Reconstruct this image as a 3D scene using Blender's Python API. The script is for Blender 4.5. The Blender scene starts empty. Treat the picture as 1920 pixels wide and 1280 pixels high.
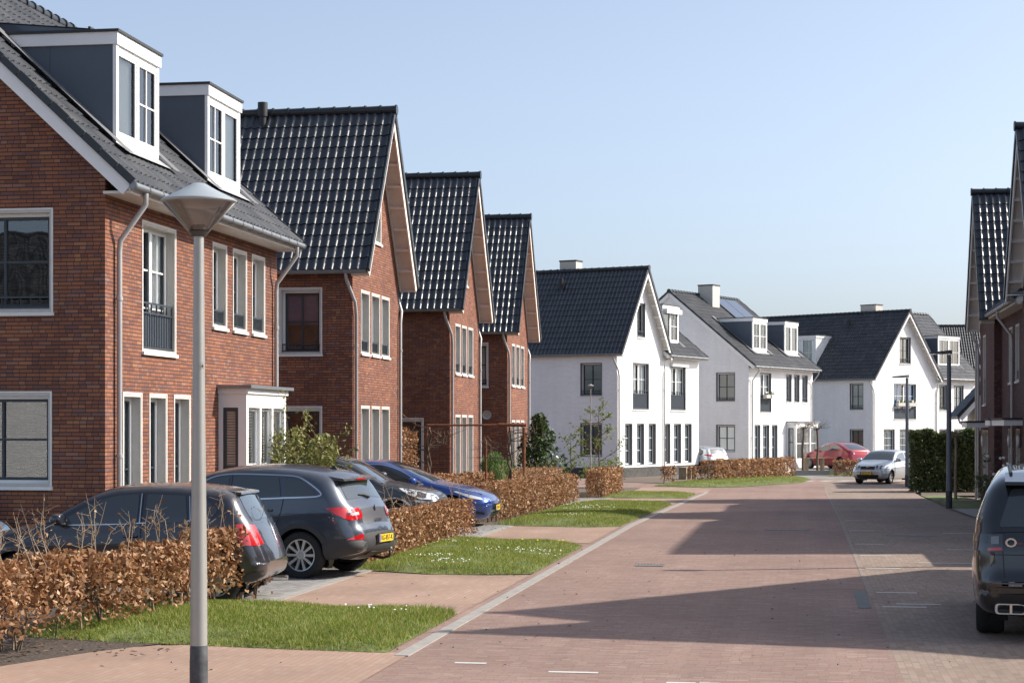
import bpy, bmesh, math, random
import numpy as np
from mathutils import Vector, Matrix
random.seed(7); rng = np.random.default_rng(7)
SC = bpy.context.scene; COL = SC.collection
R = math.radians
# ------------------------------------------------------------------ camera, sky, sun, exposure
EYE = 2.2
cd = bpy.data.cameras.new('camera'); cam = bpy.data.objects.new('camera', cd); COL.objects.link(cam)
cam.location = (0, 0, EYE); cam.rotation_euler = (R(90), 0, 0)
cd.sensor_width = 36; cd.lens = 36*3500/1920; cd.shift_y = 160/1920
cd.clip_start = .1; cd.clip_end = 3000
SC.camera = cam
SUN_EL, SUN_AZ = 37, 11          # azimuth: degrees from +X towards +Y
W = bpy.data.worlds.new('World'); SC.world = W; W.use_nodes = True
nt = W.node_tree; nt.nodes.clear()
sky = nt.nodes.new('ShaderNodeTexSky'); sky.sky_type = 'NISHITA'; sky.sun_disc = False
sky.sun_elevation = R(SUN_EL); sky.sun_rotation = R(90-SUN_AZ)
sky.altitude = 0; sky.air_density = .7; sky.dust_density = 2.5; sky.ozone_density = 3.0
bg = nt.nodes.new('ShaderNodeBackground'); bg.inputs[1].default_value = .15
wo = nt.nodes.new('ShaderNodeOutputWorld')
hs = nt.nodes.new('ShaderNodeHueSaturation'); hs.inputs['Saturation'].default_value = .72; hs.inputs['Hue'].default_value = .494; hs.inputs['Value'].default_value = .98
nt.links.new(sky.outputs[0], hs.inputs['Color']); nt.links.new(hs.outputs[0], bg.inputs[0]); nt.links.new(bg.outputs[0], wo.inputs[0])
sd = bpy.data.lights.new('sun', 'SUN'); sd.energy = 4.4; sd.angle = R(.53); sd.color = (1, .93, .83)
so = bpy.data.objects.new('sun', sd); COL.objects.link(so)
sv = Vector((math.cos(R(SUN_EL))*math.cos(R(SUN_AZ)), math.cos(R(SUN_EL))*math.sin(R(SUN_AZ)), math.sin(R(SUN_EL))))
so.rotation_euler = sv.to_track_quat('Z', 'Y').to_euler(); so.location = (60, 20, 60)
SC.view_settings.view_transform = 'Standard'; SC.view_settings.look = 'None'
SC.view_settings.exposure = 0.6; SC.view_settings.gamma = 1
SC.cycles.max_bounces = 6; SC.cycles.transparent_max_bounces = 12
SC.cycles.use_denoising = True
# ------------------------------------------------------------------ frames
def gz(Y): return 0.0 if Y < 42 else max(-.33, -.0118*(Y-42))     # the street drops a little
TH = R(8.9); SU = (math.sin(TH), math.cos(TH)); SN = (math.cos(TH), -math.sin(TH)); K0 = (-1.0, 18.0)
def S(p, q): return (K0[0]+p*SU[0]+q*SN[0], K0[1]+p*SU[1]+q*SN[1])  # street coordinates: p along the kerb, q to its right
def ground(x, y): return Vector((x, y, gz(y)))
# ------------------------------------------------------------------ materials
MATS = {}
def newmat(name):
    m = bpy.data.materials.new(name); m.use_nodes = True; MATS[name] = m
    n = m.node_tree.nodes; return m, n, m.node_tree.links, n['Principled BSDF']
def mat(name, col, rough=.6, metal=0, spec=.5, var=0, scale=8, bump=0, coat=0, coatr=.05, island=0, alpha=1):
    m, n, l, b = newmat(name)
    b.inputs['Base Color'].default_value = (*col, 1); b.inputs['Roughness'].default_value = rough
    b.inputs['Metallic'].default_value = metal; b.inputs['Specular IOR Level'].default_value = spec
    b.inputs['Coat Weight'].default_value = coat; b.inputs['Coat Roughness'].default_value = coatr
    if var or bump:
        tc = n.new('ShaderNodeTexCoord'); no = n.new('ShaderNodeTexNoise'); no.inputs['Scale'].default_value = scale
        no.inputs['Detail'].default_value = 6; no.inputs['Roughness'].default_value = .65
        l.new(tc.outputs['Object'], no.inputs['Vector'])
        if var:
            r = n.new('ShaderNodeValToRGB'); r.color_ramp.elements[0].position = .3; r.color_ramp.elements[1].position = .7
            r.color_ramp.elements[0].color = (*[c*(1-var) for c in col], 1); r.color_ramp.elements[1].color = (*[min(1, c*(1+var)) for c in col], 1)
            l.new(no.outputs['Fac'], r.inputs[0]); l.new(r.outputs[0], b.inputs['Base Color'])
        if bump:
            bp = n.new('ShaderNodeBump'); bp.inputs['Strength'].default_value = bump; bp.inputs['Distance'].default_value = .02
            l.new(no.outputs['Fac'], bp.inputs['Height']); l.new(bp.outputs[0], b.inputs['Normal'])
    return m
def ramp(n, stops, const=False):
    r = n.new('ShaderNodeValToRGB'); e = r.color_ramp.elements
    if const: r.color_ramp.interpolation = 'CONSTANT'
    while len(e) < len(stops): e.new(.5)
    for i, (p, c) in enumerate(stops): e[i].position = p; e[i].color = (*c, 1)
    return r
def brick(name, bw, bh, mo, stops, mortar, rough=.85, bump=.5, turn=False, stain=.15, stainscale=.6, tracks=0, perobj=0):
    m, n, l, b = newmat(name); b.inputs['Roughness'].default_value = rough; b.inputs['Specular IOR Level'].default_value = .25
    def M(op, a, c=None, d=None):
        x = n.new('ShaderNodeMath'); x.operation = op
        for i, v in enumerate((a, c, d)):
            if v is None: continue
            if isinstance(v, (int, float)): x.inputs[i].default_value = v
            else: l.new(v, x.inputs[i])
        return x.outputs[0]
    uv = n.new('ShaderNodeUVMap'); sp = n.new('ShaderNodeSeparateXYZ'); l.new(uv.outputs[0], sp.inputs[0])
    U, V = (sp.outputs[1], sp.outputs[0]) if turn else (sp.outputs[0], sp.outputs[1])
    v = M('DIVIDE', V, bh); row = M('FLOOR', v); fv = M('FRACT', v)
    off = M('MULTIPLY', M('FLOORED_MODULO', row, 2.0), .5)
    w1 = n.new('ShaderNodeTexWhiteNoise'); w1.noise_dimensions = '1D'; l.new(row, w1.inputs['W'])
    u = M('ADD', M('ADD', M('DIVIDE', U, bw), off), M('MULTIPLY', w1.outputs['Value'], .25)); colm = M('FLOOR', u); fu = M('FRACT', u)
    cx = n.new('ShaderNodeCombineXYZ'); l.new(colm, cx.inputs[0]); l.new(row, cx.inputs[1])
    wn = n.new('ShaderNodeTexWhiteNoise'); wn.noise_dimensions = '2D'; l.new(cx.outputs[0], wn.inputs['Vector'])
    # some bricks are laid as headers: split in two
    wh = n.new('ShaderNodeTexWhiteNoise'); wh.noise_dimensions = '3D'
    hd = M('GREATER_THAN', wn.outputs['Value'], .62)
    half = M('MULTIPLY', hd, M('GREATER_THAN', fu, .5))
    cx2 = n.new('ShaderNodeCombineXYZ'); l.new(colm, cx2.inputs[0]); l.new(row, cx2.inputs[1]); l.new(half, cx2.inputs[2]); l.new(cx2.outputs[0], wh.inputs['Vector'])
    fh = M('FRACT', M('MULTIPLY', fu, 2.0)); mu = .8*mo/bw; mv = (1.3 if perobj else 1)*mo/bh
    ju = M('MAXIMUM', M('LESS_THAN', fu, mu), M('MULTIPLY', hd, M('LESS_THAN', fh, 2*mu)))
    jm = M('MAXIMUM', ju, M('LESS_THAN', fv, mv))
    rp = ramp(n, stops); l.new(wh.outputs['Value'], rp.inputs[0])
    no = n.new('ShaderNodeTexNoise'); no.inputs['Scale'].default_value = stainscale; no.inputs['Detail'].default_value = 8
    l.new(uv.outputs[0], no.inputs['Vector'])
    st = n.new('ShaderNodeMix'); st.data_type = 'RGBA'; st.blend_type = 'MULTIPLY'; st.inputs[0].default_value = 1
    sr = ramp(n, [(.3, (1-stain,)*3), (.7, (1+stain,)*3)]); l.new(no.outputs['Fac'], sr.inputs[0])
    l.new(rp.outputs[0], st.inputs[6]); l.new(sr.outputs[0], st.inputs[7])
    if tracks:      # worn wheel tracks, sand and old spills
        mp = n.new('ShaderNodeMapping'); mp.inputs['Scale'].default_value = (.035, 1.5, 1); l.new(uv.outputs[0], mp.inputs[0])
        t1 = n.new('ShaderNodeTexNoise'); t1.inputs['Scale'].default_value = 1.0; t1.inputs['Detail'].default_value = 5; l.new(mp.outputs[0], t1.inputs['Vector'])
        t2 = n.new('ShaderNodeTexNoise'); t2.inputs['Scale'].default_value = 1.7; t2.inputs['Detail'].default_value = 10; t2.inputs['Roughness'].default_value = .7; l.new(uv.outputs[0], t2.inputs['Vector'])
        r1 = ramp(n, [(.3, (1-tracks,)*3), (.72, (1+tracks,)*3)]); r2 = ramp(n, [(.28, (.72, .72, .73)), (.42, (1, 1, 1)), (.62, (1, 1, 1)), (.8, (1.14, 1.12, 1.08))]); l.new(t1.outputs['Fac'], r1.inputs[0]); l.new(t2.outputs['Fac'], r2.inputs[0])
        for r_ in (r1, r2):
            s2 = n.new('ShaderNodeMix'); s2.data_type = 'RGBA'; s2.blend_type = 'MULTIPLY'; s2.inputs[0].default_value = 1; l.new(st.outputs[2], s2.inputs[6]); l.new(r_.outputs[0], s2.inputs[7]); st = s2
    if perobj:
        oi = n.new('ShaderNodeObjectInfo'); r3 = ramp(n, [(0, (1-perobj, 1-perobj, 1-perobj*.6)), (1, (1+perobj, 1+perobj*.7, 1+perobj*.5))]); l.new(oi.outputs['Random'], r3.inputs[0])
        s2 = n.new('ShaderNodeMix'); s2.data_type = 'RGBA'; s2.blend_type = 'MULTIPLY'; s2.inputs[0].default_value = 1; l.new(st.outputs[2], s2.inputs[6]); l.new(r3.outputs[0], s2.inputs[7]); st = s2
        mp = n.new('ShaderNodeMapping'); mp.inputs['Scale'].default_value = (2.2, .22, 1); l.new(uv.outputs[0], mp.inputs[0]); t1 = n.new('ShaderNodeTexNoise'); t1.inputs['Scale'].default_value = 1; t1.inputs['Detail'].default_value = 6; l.new(mp.outputs[0], t1.inputs['Vector'])
        r1 = ramp(n, [(.3, (1-min(.12, perobj*1.6),)*3), (.6, (1.03,)*3)]); l.new(t1.outputs['Fac'], r1.inputs[0]); s2 = n.new('ShaderNodeMix'); s2.data_type = 'RGBA'; s2.blend_type = 'MULTIPLY'; s2.inputs[0].default_value = 1; l.new(st.outputs[2], s2.inputs[6]); l.new(r1.outputs[0], s2.inputs[7]); st = s2
    mx = n.new('ShaderNodeMix'); mx.data_type = 'RGBA'; l.new(jm, mx.inputs[0]); l.new(st.outputs[2], mx.inputs[6]); mx.inputs[7].default_value = (*mortar, 1)
    l.new(mx.outputs[2], b.inputs['Base Color'])
    if bump:
        n2 = n.new('ShaderNodeTexNoise'); n2.inputs['Scale'].default_value = 60; l.new(uv.outputs[0], n2.inputs['Vector'])
        hgt = M('ADD', M('SUBTRACT', 1.0, jm), M('MULTIPLY', n2.outputs['Fac'], .5))
        bp = n.new('ShaderNodeBump'); bp.inputs['Strength'].default_value = bump; bp.inputs['Distance'].default_value = .006
        l.new(hgt, bp.inputs['Height']); l.new(bp.outputs[0], b.inputs['Normal'])
    return m
brick('red_brick', .22, .062, .011, [(0, (.18, .076, .056)), (.22, (.25, .100, .058)), (.45, (.315, .130, .068)), (.66, (.262, .106, .062)), (.84, (.18, .090, .076)), (.93, (.28, .145, .106)), (1, (.355, .162, .075))], (.036, .034, .036), perobj=.07)
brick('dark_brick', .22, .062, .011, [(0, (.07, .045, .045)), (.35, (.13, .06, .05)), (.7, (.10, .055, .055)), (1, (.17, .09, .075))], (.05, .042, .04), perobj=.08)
brick('white_brick', .22, .062, .008, [(0, (.78, .78, .77)), (1, (.84, .84, .83))], (.70, .70, .69), rough=.7, bump=.5, stain=.05, perobj=.02)
brick('grey_brick', .22, .062, .012, [(0, (.05, .048, .047)), (1, (.10, .092, .088))], (.10, .095, .09))
ROAD = [(0, (.23, .148, .122)), (.3, (.262, .17, .137)), (.55, (.283, .19, .155)), (.8, (.24, .168, .144)), (1, (.315, .225, .185))]
brick('road_brick', .20, .07, .007, ROAD, (.15, .115, .1), turn=True, stain=.14, stainscale=.35, bump=.35, tracks=.10)
brick('lane_brick', .20, .07, .007, [(0, (.225, .165, .132)), (.5, (.265, .20, .16)), (1, (.29, .225, .182))], (.205, .16, .132), stain=.16, stainscale=.4, bump=.35, tracks=.07)
brick('apron_brick', .20, .07, .007, [(0, (.31, .205, .155)), (.4, (.335, .225, .168)), (.7, (.32, .22, .17)), (1, (.36, .255, .195))], (.235, .17, .135), stain=.16, stainscale=.5, bump=.35, tracks=.08)
brick('grey_paving', .21, .105, .008, [(0, (.20, .195, .185)), (.5, (.25, .24, .23)), (1, (.29, .28, .265))], (.13, .125, .115), stain=.2, stainscale=.6, bump=.3, tracks=.08)
def glassmat(name, tint, refl=.06):
    m = bpy.data.materials.new(name); m.use_nodes = True; MATS[name] = m; n = m.node_tree.nodes; l = m.node_tree.links; n.clear()
    o = n.new('ShaderNodeOutputMaterial'); t = n.new('ShaderNodeBsdfTransparent'); t.inputs[0].default_value = (*tint, 1)
    g = n.new('ShaderNodeBsdfGlossy'); g.inputs['Roughness'].default_value = .015; g.inputs[0].default_value = (.95, .98, 1, 1)
    f = n.new('ShaderNodeFresnel'); f.inputs[0].default_value = 1.55
    a = n.new('ShaderNodeMath'); a.operation = 'MULTIPLY_ADD'; a.inputs[1].default_value = .85; a.inputs[2].default_value = refl; a.use_clamp = True
    tc = n.new('ShaderNodeTexCoord'); no = n.new('ShaderNodeTexNoise'); no.inputs['Scale'].default_value = .9
    bp = n.new('ShaderNodeBump'); bp.inputs['Strength'].default_value = .06; bp.inputs['Distance'].default_value = .1
    l.new(tc.outputs['Object'], no.inputs['Vector']); l.new(no.outputs['Fac'], bp.inputs['Height']); l.new(bp.outputs[0], g.inputs['Normal'])
    mx = n.new('ShaderNodeMixShader'); l.new(f.outputs[0], a.inputs[0]); l.new(a.outputs[0], mx.inputs[0])
    l.new(t.outputs[0], mx.inputs[1]); l.new(g.outputs[0], mx.inputs[2]); l.new(mx.outputs[0], o.inputs[0]); return m
glassmat('pane_glass', (.86, .90, .90), .09)
glassmat('lamp_glass', (.93, .88, .87), .07)
glassmat('car_glass', (.33, .38, .38), .05)
def tilemat(name, col, rough, spec):
    m, n, l, b = newmat(name); b.inputs['Specular IOR Level'].default_value = spec; uv = n.new('ShaderNodeUVMap'); w = n.new('ShaderNodeTexWhiteNoise'); w.noise_dimensions = '2D'; l.new(uv.outputs[0], w.inputs['Vector'])
    tc = n.new('ShaderNodeTexCoord'); no = n.new('ShaderNodeTexNoise'); no.inputs['Scale'].default_value = .9; no.inputs['Detail'].default_value = 9; no.inputs['Roughness'].default_value = .7; l.new(tc.outputs['Object'], no.inputs['Vector'])
    a = n.new('ShaderNodeMath'); a.operation = 'MULTIPLY_ADD'; l.new(no.outputs['Fac'], a.inputs[0]); a.inputs[1].default_value = .9
    h = n.new('ShaderNodeMath'); h.operation = 'MULTIPLY'; h.inputs[1].default_value = .45; l.new(w.outputs['Value'], h.inputs[0]); l.new(h.outputs[0], a.inputs[2])
    r = ramp(n, [(.3, tuple(c*.6 for c in col)), (.65, col), (1, (col[0]*1.9, col[1]*1.8, col[2]*1.55))]); l.new(a.outputs[0], r.inputs[0]); l.new(r.outputs[0], b.inputs['Base Color'])
    q = n.new('ShaderNodeMath'); q.operation = 'MULTIPLY_ADD'; q.inputs[1].default_value = .24; q.inputs[2].default_value = rough-.17; l.new(a.outputs[0], q.inputs[0]); l.new(q.outputs[0], b.inputs['Roughness'])
tilemat('roof_tile', (.020, .025, .034), .40, .75); tilemat('roof_tile_matte', (.040, .043, .050), .5, .45)
mat('ridge_tile', (.022, .025, .03), .35, spec=.5)
mat('white_paint', (.82, .82, .81), .45, var=.03, scale=3)
mat('white_plaster', (.80, .80, .78), .8, var=.03, scale=2)
mat('soffit_wood', (.66, .55, .48), .7, var=.10, scale=4)
mat('soffit_batten', (.78, .68, .61), .7)
mat('soffit_white', (.66, .63, .59), .7, var=.05, scale=4)
mat('reveal_stone', (.52, .50, .46), .8, var=.06, scale=6)
mat('reveal_grey', (.16, .165, .17), .7)
mat('sill_stone', (.72, .71, .68), .7, var=.06, scale=8)
mat('dark_frame', (.035, .045, .055), .45)
mat('slate_panel', (.085, .105, .135), .55, var=.05, scale=1.5)
mat('zinc', (.24, .25, .26), .45, metal=.6, var=.12, scale=3)
mat('pipe_grey', (.42, .41, .40), .5, metal=.35, var=.1, scale=3)
mat('lead', (.34, .34, .35), .6, metal=.2, var=.2, scale=14)
mat('lead_dark', (.13, .13, .135), .7, var=.2, scale=8)
mat('roof_felt', (.035, .037, .042), .7)
mat('chimney_render', (.55, .52, .46), .85, var=.06)
mat('curtain', (.80, .81, .80), .9, var=.08, scale=12)
mat('blind', (.42, .41, .37), .8)
mat('blind_slat', (.50, .48, .43), .7)
mat('blue_curtain', (.03, .33, .66), .9, var=.2, scale=6)
mat('purple_blind', (.13, .10, .16), .8)
mat('room', (.18, .17, .16), .9)
mat('black_plastic', (.015, .015, .016), .5)
mat('mulch', (.07, .052, .04), .95, var=.6, scale=26, bump=1.0)
mat('soil', (.12, .09, .066), .95, var=.45, scale=12, bump=.8)
mat('concrete', (.30, .28, .255), .85, var=.16, scale=5, bump=.2)
mat('gravel', (.33, .31, .29), .9, var=.5, scale=40, bump=.8)
mat('turf', (.115, .14, .038), .95, var=.5, scale=2.5, bump=.4)
mat('drain_grey', (.13, .135, .125), .8, var=.3, scale=12)
mat('line_grey', (.25, .20, .17), .85, var=.2, scale=9)
mat('marking', (.54, .53, .50), .7, var=.12, scale=20)
mat('iron', (.22, .22, .215), .6, metal=.5, var=.3, scale=30)
mat('lamp_post', (.36, .36, .335), .38, metal=.3, var=.05, scale=4)
mat('lamp_sleeve', (.06, .065, .07), .65, var=.5, scale=14)
mat('lamp_cap', (.33, .37, .40), .5, metal=.2)
mat('lamp_dark', (.05, .05, .05), .4)
mat('post_blue', (.16, .18, .21), .45, metal=.3)
mat('rust', (.20, .075, .035), .85, var=.4, scale=14)
mat('bark', (.12, .09, .065), .9, var=.35, scale=14)
mat('pale_twig', (.30, .23, .16), .85, var=.25, scale=14)
mat('old_wood', (.34, .26, .17), .8, var=.3, scale=8)
mat('solar_glass', (.055, .07, .10), .2, spec=.6, coat=.3)
mat('pebble', (.05, .045, .042), .9)
mat('daisy', (.85, .85, .82), .8)
mat('dandelion', (.8, .55, .02), .8)
def leafmat(name, stops, rough=.6, trans=.25):
    m, n, l, b = newmat(name); g = n.new('ShaderNodeNewGeometry'); r = ramp(n, stops); l.new(g.outputs['Random Per Island'], r.inputs[0])
    l.new(r.outputs[0], b.inputs['Base Color']); b.inputs['Roughness'].default_value = rough; b.inputs['Specular IOR Level'].default_value = .35
    t = n.new('ShaderNodeBsdfTranslucent'); l.new(r.outputs[0], t.inputs[0]); mx = n.new('ShaderNodeMixShader'); mx.inputs[0].default_value = trans
    o = n['Material Output']; l.new(b.outputs[0], mx.inputs[1]); l.new(t.outputs[0], mx.inputs[2]); l.new(mx.outputs[0], o.inputs[0])
leafmat('beech_leaf', [(0, (.14, .058, .024)), (.3, (.29, .135, .055)), (.65, (.40, .215, .105)), (.9, (.50, .31, .175)), (1, (.60, .44, .28))])
leafmat('laurel_leaf', [(0, (.025, .05, .016)), (.5, (.055, .10, .028)), (1, (.12, .17, .045))], .4, .12)
leafmat('ivy_leaf', [(0, (.04, .065, .022)), (.5, (.085, .12, .04)), (1, (.19, .22, .08))], .45, .2)
leafmat('olive_leaf', [(0, (.10, .12, .03)), (.5, (.20, .21, .06)), (1, (.33, .31, .11))], .6, .2)
leafmat('spring_leaf', [(0, (.09, .14, .02)), (1, (.24, .28, .06))], .6, .35)
leafmat('rosemary_leaf', [(0, (.08, .15, .04)), (1, (.20, .31, .09))], .7, .2)
leafmat('grass_blade', [(0, (.085, .15, .016)), (.40, (.185, .25, .032)), (.72, (.31, .335, .062)), (1, (.50, .42, .19))], .6, .4)
leafmat('dry_leaf', [(0, (.06, .05, .045)), (.6, (.13, .10, .08)), (1, (.25, .18, .12))])
leafmat('lavender_leaf', [(0, (.05, .06, .035)), (1, (.14, .15, .09))], .8, .15)
# ------------------------------------------------------------------ mesh helpers
class MB:
    def __init__(s): s.v = []; s.f = []; s.m = []; s.mats = []
    def mi(s, mt):
        if mt not in s.mats: s.mats.append(mt)
        return s.mats.index(mt)
    def poly(s, pts, mt):
        b = len(s.v); s.v += [tuple(p) for p in pts]; s.f.append(tuple(range(b, b+len(pts)))); s.m.append(s.mi(mt))
    def box(s, a, b, mt, T=None):
        (x0, y0, z0), (x1, y1, z1) = a, b
        c = [(x0, y0, z0), (x1, y0, z0), (x1, y1, z0), (x0, y1, z0), (x0, y0, z1), (x1, y0, z1), (x1, y1, z1), (x0, y1, z1)]
        if T: c = [T(*p) for p in c]
        k = len(s.v); s.v += [tuple(p) for p in c]; i = s.mi(mt)
        for f in ((3, 2, 1, 0), (4, 5, 6, 7), (0, 1, 5, 4), (1, 2, 6, 5), (2, 3, 7, 6), (3, 0, 4, 7)): s.f.append(tuple(k+j for j in f)); s.m.append(i)
    def tube(s, pts, r, mt, n=8, cap=True):
        pts = [Vector(p) for p in pts]; rs = r if isinstance(r, (list, tuple)) else [r]*len(pts); i = s.mi(mt); rings = []
        up = None
        for j, p in enumerate(pts):
            d = (pts[min(j+1, len(pts)-1)]-pts[max(j-1, 0)]).normalized()
            if up is None: up = Vector((1, 0, 0)) if abs(d.z) > .9 else Vector((0, 0, 1))
            a = d.cross(up).normalized(); b = a.cross(d).normalized(); up = b
            k = len(s.v); rings.append(k)
            s.v += [tuple(p+rs[j]*(math.cos(t*2*math.pi/n)*a+math.sin(t*2*math.pi/n)*b)) for t in range(n)]
        for j in range(len(pts)-1):
            for t in range(n):
                s.f.append((rings[j]+t, rings[j]+(t+1) % n, rings[j+1]+(t+1) % n, rings[j+1]+t)); s.m.append(i)
        if cap:
            s.f.append(tuple(rings[0]+t for t in range(n))[::-1]); s.m.append(i); s.f.append(tuple(rings[-1]+t for t in range(n))); s.m.append(i)
    def lathe(s, prof, mt, n=32, T=None):
        k = len(s.v); i = s.mi(mt)
        for r, z in prof:
            for t in range(n):
                p = (r*math.cos(t*2*math.pi/n), r*math.sin(t*2*math.pi/n), z); s.v.append(tuple(T(*p)) if T else p)
        for j in range(len(prof)-1):
            for t in range(n):
                s.f.append((k+j*n+t, k+j*n+(t+1) % n, k+(j+1)*n+(t+1) % n, k+(j+1)*n+t)); s.m.append(i)
    def prism(s, poly, d0, d1, mt, T):      # polygon (a,b) extruded along d, mapped by T(a,d,b)
        n = len(poly); k = len(s.v); i = s.mi(mt)
        for d in (d0, d1): s.v += [tuple(T(a, d, b)) for a, b in poly]
        s.f.append(tuple(k+j for j in range(n))); s.m.append(i); s.f.append(tuple(k+n+j for j in range(n))[::-1]); s.m.append(i)
        for j in range(n): s.f.append((k+j, k+n+j, k+n+(j+1) % n, k+(j+1) % n)); s.m.append(i)
    def build(s, name, parent=None, smooth=False, uv=True, sharp=None):
        me = bpy.data.meshes.new(name); me.from_pydata(s.v, [], s.f)
        for mt in s.mats: me.materials.append(MATS[mt])
        me.polygons.foreach_set('material_index', s.m)
        if smooth: me.polygons.foreach_set('use_smooth', [True]*len(s.f))
        me.update()
        if sharp: me.set_sharp_from_angle(angle=R(sharp))
        if uv: box_uv(me)
        o = bpy.data.objects.new(name, me); COL.objects.link(o)
        if parent: o.parent = parent
        return o
def box_uv(me):
    ul = me.uv_layers.new(name='UVMap').data
    for p in me.polygons:
        n = p.normal; ax, ay, az = abs(n.x), abs(n.y), abs(n.z)
        for li in p.loop_indices:
            c = me.vertices[me.loops[li].vertex_index].co
            ul[li].uv = (c.x, c.y) if az > max(ax, ay) else ((c.y, c.z) if ax > ay else (c.x, c.z))
def tag(o, label=None, cat=None, group=None, kind=None):
    if label: o['label'] = label
    if cat: o['category'] = cat
    if group: o['group'] = group
    if kind: o['kind'] = kind
    return o
def thing(name, label, cat, loc, rz=0, group=None):
    o = bpy.data.objects.new(name, None); COL.objects.link(o); o.location = loc; o.rotation_euler = (0, 0, rz); o.empty_display_size = .3
    return tag(o, label, cat, group)
def copy_tree(o, parent=None):
    c = o.copy(); COL.objects.link(c)
    if parent: c.parent = parent
    for ch in list(o.children): copy_tree(ch, c)
    return c
# ------------------------------------------------------------------ ground sheets
def drape(name, pts, mt, off, kind='structure', street=True, step=2.0, label=None):
    bm = bmesh.new()
    w = [S(*p) for p in pts] if street else pts
    if street: uvp = lambda x, y: ((x-K0[0])*SU[0]+(y-K0[1])*SU[1], (x-K0[0])*SN[0]+(y-K0[1])*SN[1])
    else: uvp = lambda x, y: (x, y)
    bm.faces.new([bm.verts.new((x, y, 0)) for x, y in w])
    ys = [y for x, y in w]
    for y in (42, 70): 
        if min(ys) < y < max(ys): bmesh.ops.bisect_plane(bm, geom=bm.verts[:]+bm.edges[:]+bm.faces[:], plane_co=(0, y, 0), plane_no=(0, 1, 0))
    bmesh.ops.triangulate(bm, faces=bm.faces[:])
    for v in bm.verts: v.co.z = gz(v.co.y)+off
    for f in bm.faces:
        if f.normal.z < 0: f.normal_flip()
    ul = bm.loops.layers.uv.new('UVMap')
    for f in bm.faces:
        f.normal_update()
        if f.normal.z < 0: f.normal_flip()
        for lp in f.loops: a, b = uvp(lp.vert.co.x, lp.vert.co.y); lp[ul].uv = (a, b)
    me = bpy.data.meshes.new(name); bm.to_mesh(me); bm.free(); me.materials.append(MATS[mt])
    o = bpy.data.objects.new(name, me); COL.objects.link(o)
    return tag(o, label, None, None, kind)
# ------------------------------------------------------------------ house kit (local frame: x along the street front, y into the house, z up)
PL = {'front': lambda u, d, z: (u, d, z), 'near': lambda u, d, z: (d, u, z)}
def far_plane(w): return lambda u, d, z: (w-d, u, z)
def wall_face(mb, M, poly, holes, mt, d=0):
    bm = bmesh.new(); bm.faces.new([bm.verts.new((a, b, 0)) for a, b in poly])
    def cut(co, no): bmesh.ops.bisect_plane(bm, geom=bm.verts[:]+bm.edges[:]+bm.faces[:], plane_co=co, plane_no=no)
    for u0, u1, z0, z1 in holes:
        for u in (u0, u1): cut((u, 0, 0), (1, 0, 0))
        for z in (z0, z1): cut((0, z, 0), (0, 1, 0))
    for f in bm.faces:
        c = f.calc_center_median()
        if any(u0 < c.x < u1 and z0 < c.y < z1 for u0, u1, z0, z1 in holes): continue
        mb.poly([M(v.co.x, d, v.co.y) for v in f.verts], mt)
    bm.free()
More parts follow.
